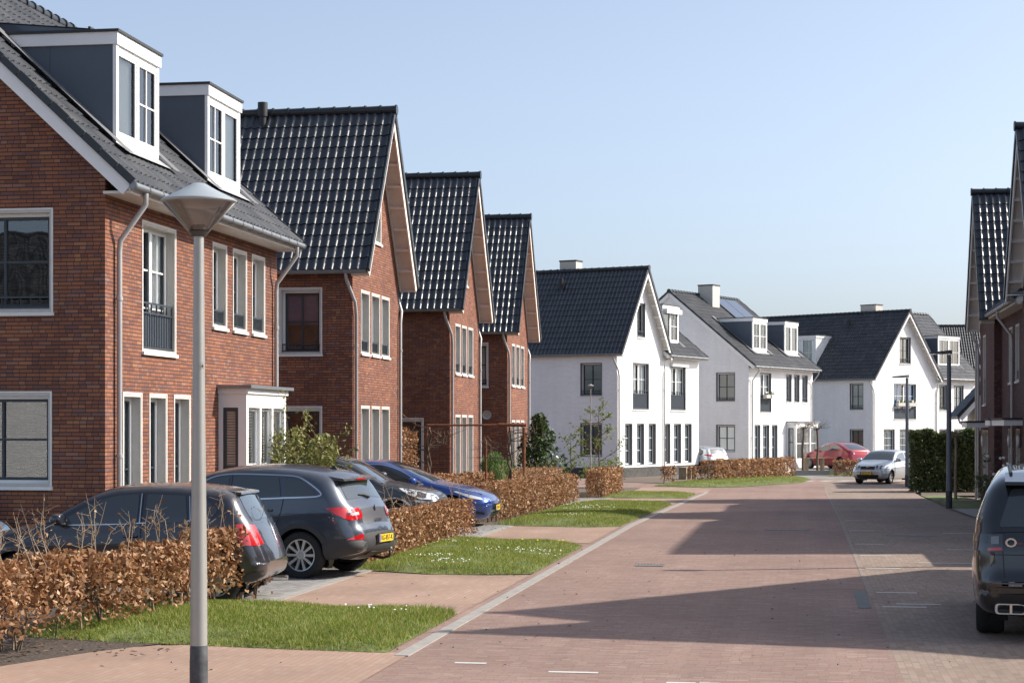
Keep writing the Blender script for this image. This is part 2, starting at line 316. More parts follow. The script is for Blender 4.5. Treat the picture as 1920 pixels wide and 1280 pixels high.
def window(root, M, u0, u1, z0, z1, kind, reveal='reveal_stone', frame='white_paint', edge='sill_stone', dep=.17, cur=None, name='window', sill=True, face=0):
    D = lambda u, d, z: M(u, d+face, z)
    mb = MB(); e = .035
    # reveal: four slabs lining the opening, standing 3 mm proud of the wall
    mb.box((u0-e, -.004, z0-e), (u0+.012, dep, z1+e), reveal, D); mb.box((u1-.012, -.004, z0-e), (u1+e, dep, z1+e), reveal, D)
    mb.box((u0+.012, -.004, z1-.012), (u1-.012, dep, z1+e), reveal, D); mb.box((u0+.012, -.004, z0-e), (u1-.012, dep, z0+.012), reveal, D)
    if edge:
        mb.box((u0-e-.012, -.012, z0-e), (u0-e+.016, .02, z1+e), edge, D); mb.box((u1+e-.016, -.012, z0-e), (u1+e+.012, .02, z1+e), edge, D)
        mb.box((u0-e-.012, -.012, z1+e), (u1+e+.012, .02, z1+e+.024), edge, D)
    fw = .065; a, b, c, d_ = u0+.012, u1-.012, z0+.012, z1-.012
    if kind == 'side': fw = .05
    def bar(x0, x1, y0, y1, dd=0, mt=frame): mb.box((x0, dep-.05+dd, y0), (x1, dep+.02, y1), mt, D)
    bar(a, a+fw, c, d_); bar(b-fw, b, c, d_); bar(a+fw, b-fw, d_-fw, d_); bar(a+fw, b-fw, c, c+fw)
    a, b, c, d_ = a+fw, b-fw, c+fw, d_-fw; H = d_-c; mid = (a+b)/2; bars = []
    if kind in ('narrow', 'tall'):
        ins = 'dark_frame'
        bar(a, a+.03, c, d_, .02, ins); bar(b-.03, b, c, d_, .02, ins); bar(a+.03, b-.03, d_-.03, d_, .02, ins)
        n = 2 if kind == 'narrow' else 3
        for k in range(1, n): bar(a+.03, b-.03, c+H*k/n-.014, c+H*k/n+.014, .025, frame if kind == 'tall' else ins)
    elif kind == 'french':
        bar(mid-.055, mid+.055, c, d_)
        for x0, x1 in ((a, mid-.055), (mid+.055, b)):
            bar(x0, x0+.025, c, d_, .02, 'dark_frame'); bar(x1-.025, x1, c, d_, .02, 'dark_frame')
            bar((x0+x1)/2-.012, (x0+x1)/2+.012, c, d_, .025)
            for k in (1, 2): bar(x0+.025, x1-.025, c+H*k/3-.014, c+H*k/3+.014, .027)
    elif kind in ('side', 'pair', 'single'):
        ins = 'dark_frame' if frame != 'dark_frame' else 'white_paint'
        if kind == 'pair': bar(mid-.05, mid+.05, c, d_)
        segs = [(a, mid-.05), (mid+.05, b)] if kind == 'pair' else [(a, b)]
        for x0, x1 in segs:
            for p, q in ((x0, x0+.045), (x1-.045, x1)): bar(p, q, c, d_, .015, ins)
            bar(x0+.045, x1-.045, d_-.045, d_, .015, ins); bar(x0+.045, x1-.045, c, c+.045, .015, ins)
            m = (x0+x1)/2; bar(m-.018, m+.018, c+.045, d_-.045, .02, ins); bar(x0+.045, m-.018, c+H*.5-.018, c+H*.5+.018, .022, ins); bar(m+.018, x1-.045, c+H*.5-.018, c+H*.5+.018, .022, ins)
    w = mb.build(name, root)
    g = MB(); g.poly([D(a, dep+.012, c), D(b, dep+.012, c), D(b, dep+.012, d_), D(a, dep+.012, d_)], 'pane_glass'); g.build('pane', w)
    # what hangs behind the glass
    q = MB(); dd = dep+(.034 if cur in ('curtain', 'blue') else .05)
    if cur == 'blind':
        n = int(H*.96/.05)
        for k in range(n): q.box((a, dd, d_-.03-k*.05-.035), (b, dd+.012, d_-.03-k*.05), 'blind_slat', D)
        q.build('blind', w)
    elif cur == 'halfblind':
        q.box((a, dd, c+H*.45), (b, dd+.01, d_), 'purple_blind', D); q.build('blind', w)
    elif cur == 'rollblind':
        q.box((a, dd, c), (b, dd+.01, d_), 'blind', D); q.build('blind', w)
    elif cur in ('curtain', 'blue'):
        mt = 'curtain' if cur == 'curtain' else 'blue_curtain'; wd = (b-a)*(.42 if kind == 'french' else .47)
        for x0, x1 in ((a-.05, a+wd), (b-wd, b+.30)):
            n = 12
            pts = [(x0+(x1-x0)*k/n, dd+.012*math.sin(k*2.1)) for k in range(n+1)]
            for k in range(n): q.poly([D(pts[k][0], pts[k][1], c), D(pts[k+1][0], pts[k+1][1], c), D(pts[k+1][0], pts[k+1][1], d_), D(pts[k][0], pts[k][1], d_)], mt)
        q.build('curtain', w)
    if cur != 'open':
        r = MB(); r.box((a-.3, dep+.9, c-.2), (b+.3, dep+.92, d_+.2), 'room', D); r.build('interior_wall', w)
    if sill:
        s_ = MB(); s_.box((u0-e-.03, -.05, z0-e-.055), (u1+e+.03, .02, z0-e-.002), 'sill_stone', D); s_.build('sill', w)
    return w
def railing(w, M, u0, u1, z0, z1, face=0, panel=True, n=18):
    D = lambda u, d, z: M(u, d+face, z); mb = MB(); d0, d1 = .035, .06
    mb.box((u0+.015, d0, z1-.03), (u1-.015, d1, z1), 'dark_frame', D); mb.box((u0+.015, d0, z0+.03), (u1-.015, d1, z0+.06), 'dark_frame', D)
    zt = z1
    if panel: zt = z1-.17; mb.box((u0+.015, d0, zt-.025), (u1-.015, d1, zt), 'dark_frame', D)
    for k in range(n+1):
        x = u0+.03+(u1-u0-.06)*k/n; mb.box((x-.007, d0+.004, z0+.06), (x+.007, d1-.004, zt-.025 if panel else z1-.03), 'dark_frame', D)
    if panel:
        for k in range(0, n+1, 3): x = u0+.03+(u1-u0-.06)*k/n; mb.box((x-.012, d0, zt), (x+.012, d1, z1-.03), 'dark_frame', D)
        mb.box((u0+.02, d1+.01, z0+.07), (u1-.02, d1+.014, zt-.03), 'slate_panel', D)
    mb.build('railing', w)
PROF = [(0, .003), (.12, 0), (.24, .0005), (.36, .005), (.47, .014), (.57, .025), (.66, .034), (.74, .038), (.82, .035), (.89, .026), (.95, .012)]
def tile_roof(name, root, O, A, B, L, M, tw=.215, row=.36, mt='roof_tile', amp=1.0, hole=None):
    O, A, B = Vector(O), Vector(A).normalized(), Vector(B).normalized(); N = A.cross(B).normalized()
    nt_ = max(1, round(L/tw)); tw = L/nt_; nr = max(1, round(M/row)); row = M/nr
    us = []; hs = []
    for t in range(nt_):
        for pu, ph in PROF: us.append((t+pu)*tw); hs.append(ph*amp)
    us.append(L); hs.append(.002); us = np.array(us); hs = np.array(hs); n = len(us)
    V, F = [], []
    o = np.array(O); a = np.array(A); b = np.array(B); nn = np.array(N); rr = np.random.default_rng(int(abs(L*100)+M*10))
    jit = np.repeat(rr.normal(0, .0012, (nr, nt_)), len(PROF), axis=1); jit = np.hstack([jit, jit[:, -1:]])
    for r in range(nr):
        v0 = r*row; v1 = (r+1)*row+.05
        for vv, lift in ((v0+.004, .0), (v0, .034), (v1, .006)):
            h = hs*(1 if lift else .9)+lift+(jit[r] if lift == .034 else 0)
            V.append(o+np.outer(us, a)+np.outer(np.full(n, vv), b)+np.outer(h, nn))
        k = r*3*n
        for s_ in (0, 1):
            for i in range(n-1): F.append((k+s_*n+i, k+s_*n+i+1, k+(s_+1)*n+i+1, k+(s_+1)*n+i))
    V = np.vstack(V)
    if hole:    # leave out tiles under a dormer: hole(u, v)
        keep = []
        for f in F:
            c = (V[f[0]]+V[f[2]])/2-o
            if not hole(float(c@a), float(c@b)): keep.append(f)
        F = keep
    me = bpy.data.meshes.new(name); me.from_pydata(V.tolist(), [], F); me.polygons.foreach_set('use_smooth', [True]*len(F)); me.update(); me.set_sharp_from_angle(angle=R(50))
    fi = np.array([f[0] for f in F]); uvs = np.stack([(fi % n)//len(PROF)+.5+O.x*7.3, fi//(3*n)+.5+O.y*3.1], 1); me.uv_layers.new(name='UVMap').data.foreach_set('uv', np.repeat(uvs, 4, axis=0).astype(np.float32).ravel())
    me.materials.append(MATS[mt]); ob = bpy.data.objects.new(name, me); COL.objects.link(ob); ob.parent = root; return ob
def ridge_cap(root, p0, p1, mt='ridge_tile', r=.11):
    mb = MB(); p0, p1 = Vector(p0), Vector(p1); L = (p1-p0).length; n = max(2, round(L/.40)); d = (p1-p0)/n; dn = d.normalized()
    for k in range(n):
        a = p0+d*k; mb.tube([a-dn*.02, a+d], [r*1.06, r*.95], mt, 10); mb.tube([a-dn*.03, a+dn*.02], [r*1.22, r*1.22], mt, 10)
    return mb.build('ridge', root, smooth=True, sharp=45)
def gutter(root, p0, p1, r=.075):
    mb = MB(); mb.tube([p0, p1], r, 'zinc', 10)
    p0, p1 = Vector(p0), Vector(p1); L = (p1-p0).length; n = max(2, int(L/.6))
    for k in range(n+1):
        a = p0+(p1-p0)*k/n; dn = (p1-p0).normalized(); mb.tube([a-dn*.012, a+dn*.012], r*1.15, 'zinc', 10)
    return mb.build('gutter', root, smooth=True, sharp=50)
def downpipe(root, pts, r=.042):
    mb = MB(); mb.tube(pts, r, 'pipe_grey', 10)
    a, b = Vector(pts[-2]), Vector(pts[-1]); n = max(2, int((a-b).length/1.9))
    for k in range(n): c = a.lerp(b, (k+.3)/n); mb.tube([c+Vector((0, 0, .03)), c-Vector((0, 0, .03))], r*1.25, 'pipe_grey', 10)
    return mb.build('downpipe', root, smooth=True, sharp=50)
def gable_house(name, label, loc, rz, w, D, he, ap, wins, sidewins=(), wall='red_brick', ov=.45, eo=.22, soffit='soffit_wood', reveal='reveal_stone', edge='sill_stone', plinth=None, group=None, cat='house', base=-.5, tilemat='roof_tile', tw=.215, vent=True, farwins=(), fardepth=None, pipes=(1, 1), apex_off=0, chimney=None, gut=(0, 0)):
    """front gable: ridge runs into the house. he = eaves height, ap = wall apex height"""
    root = thing(name, label, cat, loc, rz, group); F = PL['front']; N = PL['near']; xm = w/2; a = (ap-he)/xm; ph = math.atan(a); c, s = math.cos(ph), math.sin(ph)
    mb = MB()
    wall_face(mb, F, [(0, base), (w, base), (w, he), (xm, ap), (0, he)], [x[:4] for x in wins], wall)
    wall_face(mb, N, [(0, base), (D, base), (D, he), (0, he)], [x[:4] for x in sidewins], wall)
    FP = far_plane(w); wall_face(mb, FP, [(0, base), (D, base), (D, he), (0, he)], [], wall)
    mb.poly([(0, D, base), (w, D, base), (w, D, he), (xm, D, ap), (0, D, he)], wall)
    mb.build('wall', root)
    if plinth:
        p = MB(); p.box((-.012, -.012, base), (w+.012, D, plinth), 'grey_brick'); p.build('plinth', root)
    for i, (M, L) in enumerate(((F, wins), (N, sidewins))):
        for x in L:
            u0, u1, z0, z1, kind, cur = x[:6]; rail = x[6] if len(x) > 6 else None
            wn = window(root, M, u0, u1, z0, z1, kind, reveal=reveal, edge=edge, cur=cur, sill=z0 > 1.0, dep=.2)
            if rail: railing(wn, M, u0, u1, z0, z0+rail, panel=rail > .5, n=18 if rail > .5 else 10)
    t = .10; Lr = D+ov; M = (xm+eo)/c
    O1 = Vector((-eo, D, he-eo*a))+Vector((-s, 0, c))*t
    tile_roof('roof', root, O1, (0, -1, 0), (c, 0, s), Lr, M, mt=tilemat, tw=tw)
    O2 = Vector((w+eo, -ov, he-eo*a))+Vector((s, 0, c))*t
    tile_roof('roof', root, O2, (0, 1, 0), (-c, 0, s), Lr, M, mt=tilemat, tw=tw)
    ridge_cap(root, (xm, -ov-.05, ap+t/c+.02), (xm, D, ap+t/c+.02))
    for sg, ox in ((1, 0), (-1, w)):        # left slope then right slope
        T = lambda q, y, n_, sg=sg, ox=ox: (ox+sg*(q*c-n_*s), y, he+q*s+n_*c)   # q up the slope from the eaves line, n normal
        q0, q1 = -eo/c, xm/c
        v = MB()
        v.box((q0, -ov, -.15), (q1+.0, -ov+.035, .05), 'white_paint' if soffit == 'soffit_white' else 'soffit_batten', T)
        v.box((q0, -.035, -.14), (q1-.13*s/c, -.004, -.032), 'white_paint' if soffit == 'soffit_white' else 'soffit_batten', T)
        v.box((q0, -ov+.036, -.031), (q1, -.003, -.012), soffit, T)
        v.box((q0, -ov+.036, -.13), (q0+.03, -.036, -.033), soffit, T)
        n = int((q1-q0)/.62)
        for k in range(1, n): qq = q0+(q1-q0)*k/n; v.box((qq-.024, -ov+.037, -.135), (qq+.024, -.037, -.033), 'soffit_batten' if soffit == 'soffit_wood' else 'white_paint', T)
        v.build('verge_board', root)
        k_ = MB(); nr = round(M/.36)
        for k in range(nr):
            qa = q0+(q1-q0)*k/nr; qb = q0+(q1-q0)*(k+1)/nr
            k_.box((qa, -ov-.045, .035), (qb-.012, -ov-.004, t+.085-.012*(k % 2)), 'ridge_tile', T)
        k_.build('verge_tile', root)
        u = MB(); u.box((q0, -.01, .0), (q1, D, .04), 'roof_felt', T); u.build('roof_underlay', root)
    zg = he-eo*a+.05
    if pipes[0]:
        gutter(root, (-eo-.03, -ov+.06, zg), (-eo-.03, D, zg)); downpipe(root, [(-eo-.03, .12, zg-.04), (-eo+.02, .10, zg-.22), (-.02, -.07, zg-.75), (.10, -.07, zg-1.05), (.10, -.07, base+.5)])
    if pipes[1]:
        gutter(root, (w+eo+.03, -ov+.06, zg), (w+eo+.03, D, zg)); downpipe(root, [(w+eo+.03, .12, zg-.04), (w+eo, .10, zg-.22), (w+.02, -.07, zg-.65), (w-.10, -.07, zg-.95), (w-.10, -.07, base+.5)])
    if vent:
        vx, vy = vent if isinstance(vent, tuple) else (.30, 3.6)
        q = (xm/c)*(1-vx); p = Vector((q*c-t*s, vy, he+q*s+t*c)); m = MB(); m.tube([p-Vector((0, 0, .1)), p+Vector((0, 0, .22))], .10, 'black_plastic', 12); m.tube([p+Vector((0, 0, .22)), p+Vector((0, 0, .58))], .13, 'black_plastic', 12)
        m.build('roof_vent', root, smooth=True, sharp=40)
    if chimney:
        cx, cy, cw, cl, ch = chimney; add_chimney(root, cx, cy, cw, cl, ap-.5, ap+ch)
    return root
def add_chimney(root, x, y, w, l, z0, z1):
    m = MB(); m.box((x-w/2, y-l/2, z0), (x+w/2, y+l/2, z1), 'chimney_render'); m.box((x-w/2-.03, y-l/2-.03, z1), (x+w/2+.03, y+l/2+.03, z1+.07), 'roof_felt'); m.build('chimney', root)
def dormer(root, M, u0, u1, z0, z1, d0, slope, cheek='slate_panel', frame='white_paint', cur='blind', kinds=('single', 'single'), name='dormer', flash=True, roofback=None, box=False):
    """front face at depth d0; the flat roof runs back until it meets the slope (tan = slope)"""
    back = d0+(z1-z0)/slope+.25; cw = .10; m_ = (u0+u1)/2
    fr = MB(); fr.box((u0, d0, z0), (u0+.11, d0+.06, z1-.2), frame, M); fr.box((u1-.11, d0, z0), (u1, d0+.06, z1-.2), frame, M); fr.box((u0+.11, d0, z0), (u1-.11, d0+.06, z0+.16), frame, M); fr.box((u0+.11, d0+.012, z1-.3), (u1-.11, d0+.06, z1-.2), frame, M)
    fr.box((m_-.05, d0+.004, z0+.16), (m_+.05, d0+.06, z1-.3), frame, M); d = fr.build(name, root)
    for a, b in ((u0+.01, u0+cw), (u1-cw, u1-.01)):
        mb = MB(); mb.box((a, d0+.06, z0-.3), (b, d0+1.146, z1-.2), cheek, M); mb.box((a, d0+1.152, z0-.3), (b, back, z1-.2), cheek, M); mb.build('cheek', d)
    f = MB()
    f.box((u0-.03, d0-.03, z1-.2), (u1+.03, d0+.0, z1), frame, M); f.box((u0-.03, d0, z1-.2), (u0, back, z1), frame, M); f.box((u1, d0, z1-.2), (u1+.03, back, z1), frame, M); f.box((u0, d0, z1-.2), (u1, back, z1-.02), frame, M)
    f.build('fascia', d)
    e = MB(); e.box((u0-.06, d0-.06, z1), (u1+.06, back, z1+.045), 'roof_felt', M); e.build('flat_roof', d)
    for (a, b), k in zip(((u0+.11, m_-.05), (m_+.05, u1-.11)), kinds):
        w = MB(); c, g = z0+.16, z1-.3
        def bar(x0, x1, y0, y1, mt, dd): w.box((x0, d0+dd, y0), (x1, d0+.058, y1), mt, M)
        bar(a, a+.05, c, g, frame, .02); bar(b-.05, b, c, g, frame, .02); bar(a+.05, b-.05, c, c+.05, frame, .02); bar(a+.05, b-.05, g-.05, g, frame, .02)
        if k == 'single':
            x = (a+b)/2; bar(x-.014, x+.014, c+.05, g-.05, frame, .03); zz = (c+g)/2; bar(a+.05, x-.014, zz-.014, zz+.014, frame, .032); bar(x+.014, b-.05, zz-.014, zz+.014, frame, .032)
        for p_ in ((a+.05, a+.07), (b-.07, b-.05)): bar(*p_, c+.05, g-.05, 'dark_frame', .034)
        ww = w.build('window', d)
        q = MB(); q.poly([M(a+.05, d0+.055, c+.05), M(b-.05, d0+.055, c+.05), M(b-.05, d0+.055, g-.05), M(a+.05, d0+.055, g-.05)], 'pane_glass'); q.build('pane', d)
        q = MB(); q.box((a, d0+.12, c), (b, d0+.13, g), 'blind' if k != 'single' else 'curtain', M) if k != 'single' else q.box((a, d0+.12, c), (a+(b-a)*.3, d0+.14, g), 'curtain', M); q.build('blind', d)
    bk = MB(); bk.box((u0+cw, d0+.7, z0-.2), (u1-cw, d0+.72, z1-.2), 'room', M); bk.build('interior_wall', d)
    if flash:
        l_ = MB()
        l_.poly([M(u0-.05, d0-.24, z0-.22*slope-.02+.06), M(u1+.06, d0-.24, z0-.22*slope-.02+.06), M(u1+.06, d0+.02, z0+.03), M(u0-.05, d0+.02, z0+.03)], 'lead')
        for x0, x1 in ((u0-.32, u0+.01), (u1-.01, u1+.32)):
            bb = back-.15; n = 1
            l_.poly([M(x0, d0-.3, z0-.3*slope+.10), M(x1, d0-.3, z0-.3*slope+.10), M(x1, bb, z0+(bb-d0)*slope+.10), M(x0, bb, z0+(bb-d0)*slope+.10)], 'lead_dark')
        l_.build('flashing', d)
    return d
def duplex_house(name, label, loc, rz, w, D, he, ap, wins, sidewins=(), wall='red_brick', eo=.43, vo=.14, reveal='reveal_stone', edge='sill_stone', plinth=None, base=-.5, tilemat='roof_tile_matte', dormers=(), cat='house', pipes=(), tw=.215, side_frame=None, holes=None, backpitch=True):
    """eaves front: ridge runs along the street"""
    root = thing(name, label, cat, loc, rz); F = PL['front']; N = PL['near']; ym = D/2; a = (ap-he)/ym; ph = math.atan(a); c, s = math.cos(ph), math.sin(ph)
    mb = MB()
    wall_face(mb, F, [(0, base), (w, base), (w, he), (0, he)], [x[:4] for x in wins], wall)
    wall_face(mb, N, [(0, base), (D, base), (D, he), (ym, ap), (0, he)], [x[:4] for x in sidewins], wall)
    mb.poly([(w, 0, base), (w, D, base), (w, D, he), (w, ym, ap), (w, 0, he)], wall); mb.poly([(0, D, base), (w, D, base), (w, D, he), (0, D, he)], wall)
    mb.build('wall', root)
    if plinth:
        p = MB(); p.box((-.012, -.012, base), (w+.012, D, plinth), 'grey_brick'); p.build('plinth', root)
    for M, L in ((F, wins), (N, sidewins)):
        for x in L:
            u0, u1, z0, z1, kind, cur = x[:6]; rail = x[6] if len(x) > 6 else None
            wn = window(root, M, u0, u1, z0, z1, kind, reveal=reveal, edge=edge, cur=cur, sill=z0 > 1.0, dep=.2, frame='white_paint')
            if rail: railing(wn, M, u0, u1, z0, z0+rail, panel=rail > .5, n=18 if rail > .5 else 10)
    t = .10; M_ = (ym+eo)/c; Lr = w+2*vo
    hf = None
    if dormers:
        hf = lambda u, v: any(x['u0']+vo+.06 < u < x['u1']+vo-.06 and (x['d0']+eo)/c+.15 < v < (x['d0']+eo)/c+(x['z1']-x['z0'])/s-.1 for x in dormers)
    tile_roof('roof', root, Vector((-vo, -eo, he-eo*a))+Vector((0, -s, c))*t, (1, 0, 0), (0, c, s), Lr, M_, mt=tilemat, tw=tw, hole=hf)
    tile_roof('roof', root, Vector((w+vo, D+eo, he-eo*a))+Vector((0, s, c))*t, (-1, 0, 0), (0, -c, s), Lr, M_, mt=tilemat, tw=tw)
    ridge_cap(root, (-vo, ym, ap+t/c+.02), (w+vo, ym, ap+t/c+.02))
    for sg, oy in ((1, 0), (-1, D)):
        for x0, x1, x2, x3 in ((-vo, -vo+.035, -.002, -vo-.04), (w+vo-.035, w+vo, w+.002, w+vo+.04)):
            T = lambda q, x, n_, sg=sg, oy=oy: (x, oy+sg*(q*c-n_*s), he+q*s+n_*c)
            q0, q1 = -eo/c, ym/c; v = MB(); v.box((q0, min(x0, x1), -.14), (q1, max(x0, x1), .06), 'white_paint', T); xa, xb = sorted((x1 if x0 < 0 else x0, x2)); v.box((q0, xa, -.03), (q1, xb, -.01), 'white_paint', T)
            v.build('verge_board', root)
            k_ = MB(); nr = round(M_/.36); ya, yb = sorted((x3, x0 if x0 < 0 else x1))
            for k in range(nr): qa = q0+(q1-q0)*k/nr; qb = q0+(q1-q0)*(k+1)/nr; k_.box((qa, ya, .061), (qb-.015, yb, t+.085-.012*(k % 2)), 'ridge_tile', T)
            k_.build('verge_tile', root)
    zg = he-eo*a+.02
    sf = MB(); sf.box((-vo+.04, -eo-.02, zg-.10), (w+vo-.04, -.004, zg-.06), 'soffit_white'); sf.box((-vo+.04, -eo-.02, zg-.06), (w+vo-.04, -eo+.01, zg+.03), 'white_paint'); sf.build('soffit', root)
    # box gutter
    g = MB(); g.tube([(-vo-.03, -eo-.085, zg+.01), (w+vo+.03, -eo-.085, zg+.01)], .062, 'zinc', 12)
    n = int(w/.6)
    for k in range(n+1): x = -vo+(w+2*vo)*k/n; g.tube([(x-.014, -eo-.085, zg+.01), (x+.014, -eo-.085, zg+.01)], .071, 'zinc', 12)
    g.build('gutter', root, smooth=True, sharp=50)
    for px in pipes: downpipe(root, [(px, -eo-.08, zg-.05), (px, -eo-.08, zg-.22), (px, -.09, zg-.78), (px, -.075, zg-.95), (px, -.075, base+.5)], .045)
    for x in dormers:
        x = dict(x); dormer(root, F, x.pop('u0'), x.pop('u1'), x.pop('z0'), x.pop('z1'), x.pop('d0'), a, **x)
    return root
# ------------------------------------------------------------------ car kit (local frame: nose at x=0, tail at x=L, z up)
def paint(name, col, metal=.35, rough=.28, dust=1.0):
    m = mat(name, col, rough, metal=metal, spec=.5, coat=1, coatr=.03); n = m.node_tree.nodes; l = m.node_tree.links; b = n['Principled BSDF']     # road dust lies on upward faces
    g = n.new('ShaderNodeNewGeometry'); sp = n.new('ShaderNodeSeparateXYZ'); l.new(g.outputs['Normal'], sp.inputs[0]); tc = n.new('ShaderNodeTexCoord'); no = n.new('ShaderNodeTexNoise'); no.inputs['Scale'].default_value = 5; no.inputs['Detail'].default_value = 8; l.new(tc.outputs['Object'], no.inputs['Vector'])
    mr = n.new('ShaderNodeMapRange'); mr.inputs['From Min'].default_value = .55; mr.inputs['From Max'].default_value = 1.0; mr.inputs['To Max'].default_value = .5*dust; l.new(sp.outputs[2], mr.inputs[0])
    s2 = n.new('ShaderNodeSeparateXYZ'); l.new(tc.outputs['Object'], s2.inputs[0]); lo = n.new('ShaderNodeMapRange'); lo.inputs['From Min'].default_value = .62; lo.inputs['From Max'].default_value = .2; lo.inputs['To Max'].default_value = .45*dust; l.new(s2.outputs[2], lo.inputs[0])
    mxx = n.new('ShaderNodeMath'); mxx.operation = 'MAXIMUM'; l.new(mr.outputs[0], mxx.inputs[0]); l.new(lo.outputs[0], mxx.inputs[1])
    f = n.new('ShaderNodeMath'); f.operation = 'MULTIPLY'; l.new(mxx.outputs[0], f.inputs[0]); l.new(no.outputs['Fac'], f.inputs[1]); c = n.new('ShaderNodeMix'); c.data_type = 'RGBA'; l.new(f.outputs[0], c.inputs[0]); c.inputs[6].default_value = (*col, 1); c.inputs[7].default_value = (.30, .25, .20, 1); l.new(c.outputs[2], b.inputs['Base Color'])
    cr = n.new('ShaderNodeMath'); cr.operation = 'MULTIPLY_ADD'; cr.inputs[1].default_value = .5; cr.inputs[2].default_value = .03; l.new(f.outputs[0], cr.inputs[0]); l.new(cr.outputs[0], b.inputs['Coat Roughness']); return m
paint('paint_black', (.006, .0065, .008), 0, dust=.12); paint('paint_navy_black', (.022, .024, .034), .3); paint('paint_slate', (.055, .068, .092), .4, dust=.7); paint('paint_grey', (.035, .042, .052), .3)
paint('paint_blue', (.013, .06, .27), .4, dust=.7); paint('paint_red', (.30, .012, .02), .35); paint('paint_silver', (.56, .60, .64), .55, .3); paint('paint_white', (.72, .73, .74), 0); paint('paint_sky', (.22, .38, .60), .4)
mat('tyre', (.018, .018, .018), .85, bump=.2, scale=30); mat('alloy', (.55, .55, .55), .32, metal=.8); mat('alloy_dark', (.10, .10, .11), .4, metal=.6)
mat('cladding', (.035, .036, .038), .65); mat('chrome', (.62, .62, .63), .18, metal=1); mat('seam', (.006, .006, .007), .7)
mat('lens_red', (.45, .008, .012), .15, spec=.7, coat=1); mat('lens_dark_red', (.12, .004, .006), .15, coat=1); mat('lens_clear', (.55, .58, .60), .1, spec=.8, coat=1); mat('lens_dark', (.04, .045, .05), .12, coat=1)
mat('lens_orange', (.6, .2, .03), .2, coat=1); mat('plate_yellow', (.75, .50, .02), .5); mat('plate_blue', (.02, .08, .45), .5); mat('plate_text', (.01, .01, .01), .6); mat('seat_cloth', (.03, .03, .033), .9); mat('seat_pale', (.55, .55, .5), .8)
def text_mesh(name, s, size, mt, parent, Mx, ext=.001, align='CENTER'):
    cu = bpy.data.curves.new(name, 'FONT'); cu.body = s; cu.size = size; cu.align_x = align; cu.align_y = 'CENTER'; cu.extrude = ext
    o = bpy.data.objects.new(name, cu); COL.objects.link(o); dg = bpy.context.evaluated_depsgraph_get()
    me = bpy.data.meshes.new_from_object(o.evaluated_get(dg)); bpy.data.objects.remove(o); me.materials.clear(); me.materials.append(MATS[mt]); me.name = name
    me.transform(Mx); r = bpy.data.objects.new(name, me); COL.objects.link(r); r.parent = parent; return r
def smooth_line(pts, n=14):
    P = [np.array(p, float) for p in pts]; out = []
    for i in range(len(P)-1):
        p0 = P[max(i-1, 0)]; p1 = P[i]; p2 = P[i+1]; p3 = P[min(i+2, len(P)-1)]
        t1 = (p2-p0)*.5; t2 = (p3-p1)*.5; L = np.linalg.norm(p2-p1)
        for t in (t1, t2):
            k = np.linalg.norm(t)
            if k > L: t *= L/k
        for k in range(n):
            s = k/n; h = (2*s**3-3*s**2+1)*p1+(s**3-2*s**2+s)*t1+(-2*s**3+3*s**2)*p2+(s**3-s**2)*t2; out.append(h)
    out.append(P[-1]); return np.array(out)
